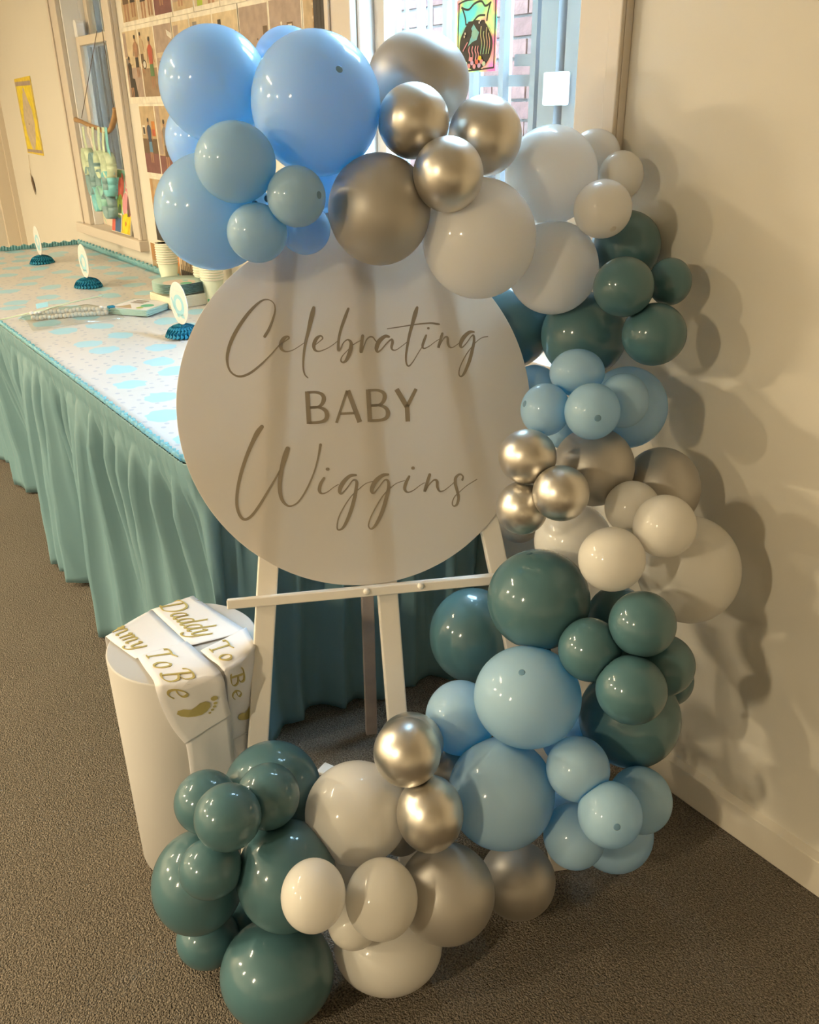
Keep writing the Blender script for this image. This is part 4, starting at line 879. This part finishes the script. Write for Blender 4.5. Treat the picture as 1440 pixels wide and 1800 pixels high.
solid(obj('film', mesh('film', V, [(i*(nv+1)+j, (i+1)*(nv+1)+j, (i+1)*(nv+1)+j+1, i*(nv+1)+j+1) for i in range(nu) for j in range(nv)], FILM, True), bag), .0004)
s = MB(); s.tube(catmull([(-.125, -.20, .004), (-.06, -.08, .030), (-.05, .03, .046), (-.055, .12, .052)], 6), .0018, 6); obj('zip_strip', s.mesh('zip_strip', PAL['palegreen'], True), bag, 'pale green zip edge')
s = MB(); s.poly([(-.085, -.085, .032), (-.078, -.050, .036), (-.100, -.045, .046), (-.108, -.08, .043)]); solid(obj('paper_label', s.mesh('paper_label', BLUEINK), bag), .0004)
s = MB(); s.box((-.030, .118, .006), (-.010, .140, .024)); bevel(obj('clip', s.mesh('clip', HONEY), bag), .003)

# ---------------------------------------------------------------- things on the wall and windows
WY = D-.0012
def flat(name, V, m, par, y, t=.0006, label=None):                # a thin sheet parallel to the wall
    s = MB(); n = len(V); s.V = [Vector((x, y, z)) for x, z in V]+[Vector((x, y+t, z)) for x, z in V]
    s.F = [tuple(range(n)), tuple(range(2*n-1, n-1, -1))]+[(i, n+i, n+(i+1) % n, (i+1) % n) for i in range(n)]; s.I = [0]*len(s.F)
    return obj(name, s.mesh(name, m), par, label)
class Pic:
    """flat printed picture: unit-square polygons on a rectangle of the wall"""
    def __init__(s, x0, x1, z0, z1, y): s.r = (x0, x1, z0, z1); s.y = y; s.k = 0; s.s = MB(); s.m = []
    def poly(s, P, c):
        mm_ = PAL[c] if isinstance(c, str) else c
        if mm_ not in s.m: s.m.append(mm_)
        x0, x1, z0, z1 = s.r; s.k += 1; y = s.y-.00006*s.k
        cl = lambda t: min(1, max(0, t))
        s.s.poly([(x0+(x1-x0)*cl(a), y, z0+(z1-z0)*cl(b_)) for a, b_ in P], s.m.index(mm_))
    def rect(s, a, b_, c, d, col): s.poly([(a, b_), (c, b_), (c, d), (a, d)], col)
    def ell(s, cx, cy, rx, ry, col, n=14, rot=0): s.poly([(cx+rx*math.cos(t)*math.cos(rot)-ry*math.sin(t)*math.sin(rot), cy+rx*math.cos(t)*math.sin(rot)+ry*math.sin(t)*math.cos(rot)) for t in [2*math.pi*i/n for i in range(n)]], col)
    def person(s, x, y0, h, top, low, asp=2.7, arm=0):
        w = h*.20*asp*.62
        s.poly([(x-w*.42, y0), (x-w*.12, y0), (x-w*.05, y0+h*.45), (x-w*.45, y0+h*.45)], 'skin'); s.poly([(x+w*.42, y0), (x+w*.12, y0), (x+w*.05, y0+h*.45), (x+w*.45, y0+h*.45)], 'skin')
        s.poly([(x-w*.52, y0+h*.24), (x+w*.52, y0+h*.24), (x+w*.45, y0+h*.52), (x-w*.45, y0+h*.52)], low)
        s.poly([(x-w*.46, y0+h*.48), (x+w*.46, y0+h*.48), (x+w*.62, y0+h*.80), (x+w*.2, y0+h*.86), (x-w*.2, y0+h*.86), (x-w*.62, y0+h*.80)], top)
        s.poly([(x+w*.55, y0+h*.80), (x+w*.75, y0+h*(.78+.0*arm)), (x+w*(.95+.5*arm), y0+h*(.52+.3*arm)), (x+w*(.8+.5*arm), y0+h*(.50+.3*arm))], 'skin'); s.poly([(x-w*.55, y0+h*.80), (x-w*.75, y0+h*.78), (x-w*.95, y0+h*.52), (x-w*.8, y0+h*.50)], 'skin')
        s.ell(x, y0+h*.93, w*.26, h*.075, 'skin'); s.ell(x, y0+h*.965, w*.28, h*.05, 'dark')
    def done(s, name, par): return obj(name, s.s.mesh(name, s.m), par)
CORKSTRIP = PAL['paper']
nph = 0
def photo(x0, x1, z0, z1, bord, label, fn, tilt=0):
    global nph
    y = WY-.0007*(nph % 3)-.0003; nph += 1
    r = obj('photo_print', None, label=label, cat='photo', group='photo prints on the wall', loc=(0, 0, 0))
    l, rt, bo, to = bord
    flat('paper', [(x0, z0), (x1, z0), (x1, z1), (x0, z1)], PAL['paper'], r, y-.0005, .0005)
    pc = Pic(x0+l, x1-rt, z0+bo, z1-to, y-.00055); fn(pc); pc.done('picture', r); return r
def hall(bgc='cream', fl='floorwood', hz=.35, ppl=(), extra=None):
    def f(p):
        p.rect(0, 0, 1, 1, bgc); p.rect(0, 0, 1, hz, fl)
        if extra: extra(p)
        for a in ppl: p.person(*a)
    return f
def door(x, c='white', w=.12): return lambda p: (p.rect(x, .3, x+w, .62, 'grey'), p.rect(x+.02, .3, x+w-.02, .60, c))
BO = (.006, .003, .014, .010)
# top row (bottom part in view)
Z1 = (1.6245, 1.86)
photo(-3.605, -3.440, *Z1, BO, 'print at the left end of the top photo row, legs on a pale floor', hall('cream', 'tan', .3, [(.3, .0, 1.1, 'dark', 'brown'), (.75, .05, .9, 'dark', 'dark')]))
photo(-3.440, -3.285, *Z1, BO, 'print second from left in the top photo row, dark trousers', hall('tan', 'sand', .35, [(.35, .0, 1.0, 'dark', 'dark'), (.8, .02, .95, 'brown', 'brown')]))
photo(-3.285, -3.125, *Z1, BO, 'print with a maroon floor in the top photo row', hall('mauve', 'maroon', .33, [(.45, .12, .75, 'grey', 'dark')]))
photo(-3.125, -2.955, *Z1, BO, 'print with a brown bench right of the maroon one, top photo row', hall('mauve', 'tan', .12, [(.4, .05, .8, 'dark', 'dark'), (.75, .12, .7, 'skin', 'brown')]))
photo(-2.950, -2.760, *Z1, BO, 'print with a bright lime patch, top photo row', hall('cream', 'sand', .2, [(.7, .0, .9, 'grey', 'navy')], lambda p: p.poly([(.12, 0), (.34, 0), (.38, .5), (.16, .6)], 'lime')))
photo(-2.755, -2.580, *Z1, BO, 'plain beige print at the right end of the top photo row', hall('mauve', 'sand', .1, [(.3, .02, .4, 'white', 'grey')]))
# second row
Z2 = (1.3675, 1.6235)
photo(-3.650, -3.475, *Z2, (.018, .004, .022, .014), 'print of two people fencing at the left of the second photo row', hall('cream', 'mauve', .45, [(.25, .0, .62, 'dark', 'dark', 2.7, 1), (.8, .3, .62, 'skin', 'dark')], lambda p: (p.rect(.02, .62, .22, .98, 'mauve'), p.rect(.05, .35, .25, .6, 'grey'), p.poly([(.1, 0), (.6, 0), (.5, .28), (.2, .3)], 'dark'))))
photo(-3.472, -3.318, *Z2, (.004, .004, .022, .014), 'print of a player in red shirt and green shorts, second photo row', hall('cream', 'floorwood', .42, [(.68, .12, .74, 'red', 'green')], lambda p: (p.person(.12, .35, .6, 'tan', 'brown'), p.ell(.22, .48, .13, .07, 'dark'), p.ell(.22, .48, .09, .05, 'white'))))
photo(-3.316, -3.152, *Z2, (.004, .004, .022, .014), 'print of several players under a white lamp, second photo row', hall('mauve', 'tan', .3, [(.2, .1, .4, 'white', 'dark'), (.45, .15, .35, 'maroon', 'dark'), (.75, .12, .42, 'brown', 'dark')], lambda p: (p.rect(.05, .55, .95, .62, 'sand'), p.poly([(.72, .92), (.98, .86), (.98, .78), (.75, .84)], 'white'))))
photo(-3.150, -3.004, *Z2, (.004, .004, .022, .014), 'print with a pale notice board left of the blue balloon, second photo row', hall('cream', 'grey', .3, [(.6, .2, .55, 'brown', 'navy')], lambda p: p.rect(.05, .5, .35, .95, 'mauve')))
photo(-3.000, -2.826, *Z2, (.004, .004, .022, .014), 'plain cream print with a grey pillar just above the blue balloon', hall('cream', 'sand', .3, [], lambda p: (p.rect(.12, .2, .32, .95, 'grey'), p.rect(.0, .0, .1, 1, 'tan'))))
photo(-2.824, -2.645, *Z2, (.004, .004, .022, .014), 'print with a dark door and three small figures, second photo row', hall('cream', 'tan', .3, [(.55, .45, .25, 'brown', 'dark'), (.78, .45, .25, 'dark', 'dark')], lambda p: (p.rect(.20, .3, .34, .92, 'dark'), p.rect(.72, .72, .92, .76, 'brown'))))
photo(-2.643, -2.458, *Z2, (.004, .004, .022, .012), 'taupe print of a hall with small grey doors, second photo row', hall('mauve', 'tan', .25, [(.62, .42, .2, 'tan', 'brown')], lambda p: (p.rect(.15, .4, .30, .62, 'grey'), p.rect(.18, .4, .27, .60, 'white'), p.rect(.82, .3, .97, .75, 'brown'))))
photo(-2.456, -2.268, *Z2, (.006, .006, .022, .010), 'taupe print of a hall with a white door, end of second row', hall('mauve', 'tan', .25, [], lambda p: (p.rect(.15, .4, .27, .66, 'brown'), p.rect(.55, .4, .74, .74, 'brown'), p.rect(.58, .4, .71, .72, 'white'), p.ell(.38, .74, .03, .02, 'white'))))
photo(-2.264, -2.190, *Z2, (.005, .002, .022, .002), 'narrow print of shelves at the right end of the second row', hall('tan', 'tan', .2, [], lambda p: [p.rect(.62, .45+.13*k, 1, .47+.13*k, 'cream') for k in range(4)]+[p.rect(.7, .48+.13*k, .95, .55+.13*k, 'wood') for k in range(4)]))
# third row and below
photo(-3.562, -3.404, 1.112, 1.366, (.006, .004, .012, .008), 'print of a person in navy by red and orange boxes, third photo row', hall('tan', 'maroon', .30, [(.52, .16, .66, 'navy', 'blue')], lambda p: (p.rect(0, .30, 1, .52, 'brown'), p.rect(.08, .58, .26, .72, 'white'), p.rect(.1, .59, .24, .69, 'dark'), p.rect(.72, .56, .95, .78, 'orange'), p.rect(.74, .57, .92, .66, 'red')  )))
photo(-3.402, -3.244, 1.112, 1.366, (.004, .004, .012, .008), 'print partly behind the blue balloons in the third photo row', hall('tan', 'maroon', .28, [(.5, .1, .7, 'grey', 'brown')], lambda p: (p.rect(.05, .3, .3, 1, 'mauve'))))
photo(-3.545, -3.390, .858, 1.110, (.006, .004, .012, .008), 'print just above the table, mostly behind the lower blue balloon', hall('tan', 'dark', .45, [(.6, .2, .7, 'brown', 'dark')], lambda p: p.rect(0, .5, .2, 1, 'wood')))
photo(-3.636, -3.486, .752, .856, (.006, .004, .0, .006), 'low print with a small maroon figure left of the cup stack', hall('wood', 'tan', .3, [(.4, .05, .35, 'maroon', 'dark')], lambda p: [p.rect(.1+.2*k, .4, .13+.2*k, 1, 'orange') for k in range(4)]))
photo(-3.484, -3.330, .752, .856, (.003, .003, .0, .006), 'low print of orange planks right behind the left cup stack', hall('orange', 'wood', .4, [], lambda p: [p.rect(.08+.13*k, .2, .11+.13*k, 1, 'wood') for k in range(7)]))
photo(-3.328, -3.172, .752, .856, (.003, .003, .0, .006), 'low print of stacked timber with dark gaps, between the cup stacks', hall('tan', 'dark', .3, [], lambda p: [p.rect(.05+.12*k, .0, .10+.12*k, .5+.2*(k % 2), 'brown') for k in range(8)]))
# ribbed dark strip beside the window
cu = obj('grey_blind', None, label='narrow dark grey ribbed blind left of the right window', cat='blind', loc=(0, 0, 0))
V = []; nn_ = 40
for i in range(nn_+1):
    x = -2.186+.070*i/nn_; y = D-.012-.006*math.sin(i*1.9); V += [(x, y, .9), (x, y, 2.28)]
solid(obj('ribbed_fabric', mesh('ribbed_fabric', V, [(2*i, 2*i+2, 2*i+3, 2*i+1) for i in range(nn_)], mat('dark_grey_fabric', (.12, .105, .09), .9), True), cu), .001)
s = MB(); s.box((-2.192, D-.03, 2.28), (-2.112, D-.001, 2.31)); obj('head_rail', s.mesh('head_rail', TRIM), cu)
# yellow poster and the brown feather below it
po = obj('yellow_poster', None, label='bright yellow poster with a beige figure, on the wall left of the window', cat='poster', loc=(0, 0, 0))
flat('paper', [(-5.345, 1.140), (-5.030, 1.134), (-5.028, 1.505), (-5.350, 1.498)], PAL['yellow'], po, WY-.0006)
p = Pic(-5.345, -5.03, 1.138, 1.500, WY-.0007)
p.rect(.0, .90, .97, .955, 'mauve'); p.rect(.03, .02, .97, .06, 'mauve'); p.rect(.94, .06, .965, .9, 'tan'); p.rect(.02, .06, .045, .9, 'tan')
p.rect(.045, .06, .94, .90, 'gold')
p.poly([(.36, .80), (.52, .83), (.62, .72), (.76, .60), (.80, .40), (.70, .20), (.55, .06), (.38, .07), (.22, .26), (.17, .46), (.26, .64)], 'sand'); p.ell(.46, .84, .06, .03, 'sand'); p.ell(.45, .40, .02, .012, 'brown')
p.done('picture', po)
fe = obj('brown_feather', None, label='small brown feather hanging under the yellow poster', cat='feather', loc=(0, 0, 0))
s = MB(); s.tube([(-5.33, D-.004, 1.13), (-5.345, D-.006, 1.05), (-5.365, D-.006, .99)], .0012, 6); obj('thread', s.mesh('thread', PAL['cream']), fe)
flat('vane', [(-5.362, 1.035), (-5.335, 1.01), (-5.318, .965), (-5.330, .925), (-5.345, .945), (-5.362, .98)], PAL['brown'], fe, D-.006, .001)
# stick mobile with paper chains in front of the left window
mo = obj('paper_chain_mobile', None, label='driftwood stick with pale green and teal paper loops hanging in the left window', cat='mobile', loc=(0, 0, 0))
my = D-.016
s = MB(); s.tube(catmull([(-4.330, my, 1.308), (-4.25, my-.004, 1.302), (-4.14, my+.003, 1.284), (-4.02, my, 1.274), (-3.93, my-.006, 1.262), (-3.86, my-.004, 1.278), (-3.80, my, 1.325), (-3.785, my, 1.352)], 5), [.012, .011, .010, .010, .009, .009, .0085, .009, .0095, .010]+[.010]*16+[.012]*10, 8)
obj('stick', s.mesh('stick', PAL['wood'], True), mo)
s = MB(); s.tube([(-4.245, my, 1.315), (-4.02, D+.034, 1.640)], .0016, 6); obj('string', s.mesh('string', PAL['brown'], True), mo)
s = MB(); s.tube([(-3.800, my, 1.335), (-3.955, D+.034, 1.640)], .0016, 6); obj('string', s.mesh('string', PAL['brown'], True), mo)
def strip(pts, wd, col):
    pts = catmull([Vector(q) for q in pts], 5); V = []
    for q_ in pts: V += [q_+Vector((-wd/2, 0, 0)), q_+Vector((wd/2, .0, 0))]
    return solid(obj('paper_strip', mesh('paper_strip', V, [(2*i, 2*i+1, 2*i+3, 2*i+2) for i in range(len(pts)-1)], PAL[col], True), mo), .0008)
def loop(x, z, rx, rz, wd, col, tilt=0):
    V = []; n = 20
    for i in range(n+1):
        a = 2*math.pi*i/n
        dx, dz = rx*math.cos(a), rz*math.sin(a)
        for sgn in (-1, 1): V.append((x+dx*math.cos(tilt)+sgn*wd/2*math.sin(tilt)*0+sgn*wd*.22, my-.004+sgn*wd/2*.8+dx*math.sin(tilt)-.012, z+dz))
    o = solid(obj('paper_loop', mesh('paper_loop', V, [(2*i, 2*i+2, 2*i+3, 2*i+1) for i in range(n)], PAL[col], True), mo), .0008)
for (x0, x1, z1, c) in ((-4.20, -4.20, 1.16, 'palegreen'), (-4.13, -4.12, 1.20, 'white'), (-4.07, -4.09, 1.15, 'palegreen'), (-3.99, -4.03, 1.14, 'palegreen'), (-3.93, -3.98, 1.13, 'palegreen'), (-3.895, -3.90, 1.10, 'aqua')):
    zt = 1.292; strip([(x0, my-.013, zt-.01), (x0, my-.015, zt-.03), ((x0+x1)/2-.01, my-.012, (zt+z1)/2), (x1, my-.008, z1)], .034, c)
for (x, z, rx, rz, c) in ((-4.19, 1.14, .034, .055, 'palegreen'), (-4.17, 1.06, .036, .060, 'slate'), (-4.09, 1.13, .036, .050, 'slate'), (-4.01, 1.135, .045, .055, 'palegreen'), (-3.92, 1.135, .036, .050, 'palegreen'),
                         (-4.02, 1.06, .045, .055, 'slate'), (-3.945, 1.06, .042, .050, 'aqua'), (-4.06, .995, .035, .050, 'mint'), (-3.99, .965, .042, .050, 'slate'), (-4.13, .985, .028, .05, 'aqua')):
    loop(x, z, rx, rz, .045, c)
strip([(-4.10, my-.01, .96), (-4.105, my-.012, .92), (-4.095, my-.008, .885)], .012, 'palegreen')
# flower painting leaning in the left window
fp = obj('flower_painting', None, label='colourful flower painting leaning on the sill of the left window', cat='painting', loc=(0, 0, 0))
fx0, fx1, fh = -4.055, -3.815, .262
s = MB(); s.box((fx0, -.004, 0), (fx1, .004, fh)); ro = obj('canvas', s.mesh('canvas', PAL['white']), fp)
p = Pic(fx0+.004, fx1-.004, .003, fh-.003, -.0042)
p.rect(0, 0, 1, 1, 'mint'); p.rect(0, 0, .30, .55, 'coral'); p.rect(.18, 0, .55, .28, 'deepblue'); p.rect(.12, .3, .34, .6, 'green'); p.rect(.5, 0, 1, .30, 'yellow'); p.rect(.62, .30, 1, 1, 'pink')
p.ell(.12, .70, .17, .20, 'aqua'); p.ell(.12, .68, .04, .05, 'deepblue'); p.ell(.42, .72, .16, .24, 'coral'); p.ell(.76, .84, .16, .18, 'pink', rot=.2); p.ell(.72, .84, .10, .12, 'paper'); p.ell(.72, .84, .07, .09, 'pink')
p.ell(.68, .48, .16, .20, 'paper'); p.ell(.68, .48, .14, .18, 'pink'); p.ell(.92, .5, .14, .22, 'maroon'); p.ell(.40, .42, .14, .20, 'lime'); p.ell(.40, .34, .09, .12, 'green'); p.rect(.08, .88, .42, 1, 'green'); p.rect(.16, .86, .19, 1, 'paper')
for k in range(6): p.ell(.76+.12*math.cos(k*1.047), .16+.10*math.sin(k*1.047), .075, .10, 'gold', rot=k*1.047)
p.ell(.76, .16, .045, .04, 'orange'); p.rect(.52, .02, .56, .3, 'paper'); p.rect(.30, .28, .54, .31, 'paper'); p.rect(.84, .28, .88, .4, 'green')
p.done('picture', fp)
for o in list(fp.children): o.parent = fp
fp.location = (0, D-.014, ZS+.002); fp.rotation_euler = (math.radians(-11.0), 0, 0)
# goldfish-bowl artwork taped to the right window
fb = obj('fish_bowl_artwork', None, label='pastel paper artwork of a black fish bowl on the right window pane', cat='artwork', loc=(0, 0, 0))
gx0, gx1, gz0, gz1 = -1.688, -1.555, 1.413, 1.552; ya = D+.0515
def pastel():
    m = bpy.data.materials.new('pastel_wash'); m.use_nodes = True; N = m.node_tree.nodes; Lk = m.node_tree.links; pn = N['Principled BSDF']; pn.inputs['Roughness'].default_value = .6
    tc = N.new('ShaderNodeTexCoord'); no = N.new('ShaderNodeTexNoise'); no.inputs['Scale'].default_value = 24; no.inputs['Detail'].default_value = 1; Lk.new(tc.outputs['Object'], no.inputs['Vector'])
    r = N.new('ShaderNodeValToRGB'); e = r.color_ramp.elements; e[0].position = .30; e[0].color = (.25, .75, .72, 1); e[1].position = .72; e[1].color = (.95, .35, .60, 1)
    for ps, c in ((.43, (.60, .85, .45)), (.52, (.92, .85, .45)), (.60, (.95, .55, .45))): q_ = e.new(ps); q_.color = (*c, 1)
    Lk.new(no.outputs['Fac'], r.inputs['Fac']); Lk.new(r.outputs[0], pn.inputs['Base Color'])
    t = N.new('ShaderNodeBsdfTranslucent'); Lk.new(r.outputs[0], t.inputs[0]); mx = N.new('ShaderNodeMixShader'); mx.inputs[0].default_value = .35; Lk.new(pn.outputs[0], mx.inputs[1]); Lk.new(t.outputs[0], mx.inputs[2]); Lk.new(mx.outputs[0], N['Material Output'].inputs[0])
    return m
PAST = pastel()
flat('paper', [(gx0, gz0), (gx1, gz0), (gx1, gz1), (gx0, gz1)], PAST, fb, ya-.0006, .0005)
p = Pic(gx0, gx1, gz0, gz1, ya-.0007)
def line(pts, w, c):
    pts = catmull([Vector((a, b_, 0)) for a, b_ in pts], 5)
    for a, c2 in zip(pts, pts[1:]):
        t = (c2-a).normalized(); n_ = Vector((-t.y, t.x, 0))*w/2; s_ = p.k; p.poly([(v.x, v.y) for v in (a-n_, c2-n_, c2+n_, a+n_)], c); p.k = s_
    p.k += 1
p.ell(.50, .37, .42, .34, 'black', 28); p.poly([(.24, .60), (.76, .60), (.70, .70), (.30, .70)], 'black')
line([(.06, .95), (.04, .5), (.05, .04)], .025, 'black'); line([(.05, .02), (.5, .03), (.96, .05)], .025, 'black'); line([(.95, .05), (.96, .5), (.96, .98)], .025, 'black'); line([(.04, .95), (.3, .99), (.96, .97)], .025, 'black')
line([(.14, .90), (.22, .76), (.24, .66)], .03, 'black'); line([(.84, .92), (.78, .78), (.76, .68)], .03, 'black')
line([(.12, .90), (.30, .86), (.45, .93), (.62, .95), (.72, .88), (.86, .92)], .03, 'black'); line([(.24, .66), (.40, .68), (.55, .76), (.72, .76)], .028, 'black')
line([(.24, .65), (.08, .42), (.14, .18), (.34, .04)], .018, PAST); line([(.76, .65), (.92, .42), (.86, .18), (.66, .04)], .018, PAST)
p.poly([(.30, .36), (.42, .42), (.52, .44), (.58, .54), (.50, .60), (.44, .66), (.38, .60), (.42, .54), (.36, .46)], 'aqua'); p.ell(.47, .52, .08, .07, 'mint')
for xx, hh in ((.62, .62), (.69, .55), (.76, .60), (.82, .52)): line([(xx, .24), (xx+.03, .38), (xx, .50), (xx+.01, hh)], .018, PAST)
for xx in (.34, .42, .50, .56): line([(xx, .16), (xx+.02, .24), (xx-.01, .30), (xx+.01, .36)], .024, 'pink')
line([(.18, .30), (.26, .38), (.30, .42)], .02, 'pink')
for k, (xx, zz, c) in enumerate(((.26,.12,'palegreen'),(.34,.09,'pink'),(.42,.13,'lilac'),(.48,.08,'pink'),(.54,.14,'coral'),(.60,.09,'lilac'),(.66,.14,'pink'),(.72,.11,'palegreen'),(.62,.19,'yellow'),(.40,.18,'pink'))): p.ell(xx, zz, .042, .034, c)
for xx, zz in ((.62, .70), (.59, .67), (.24, .54), (.22, .50)): p.ell(xx, zz, .018, .018, 'paper')
p.done('picture', fb)
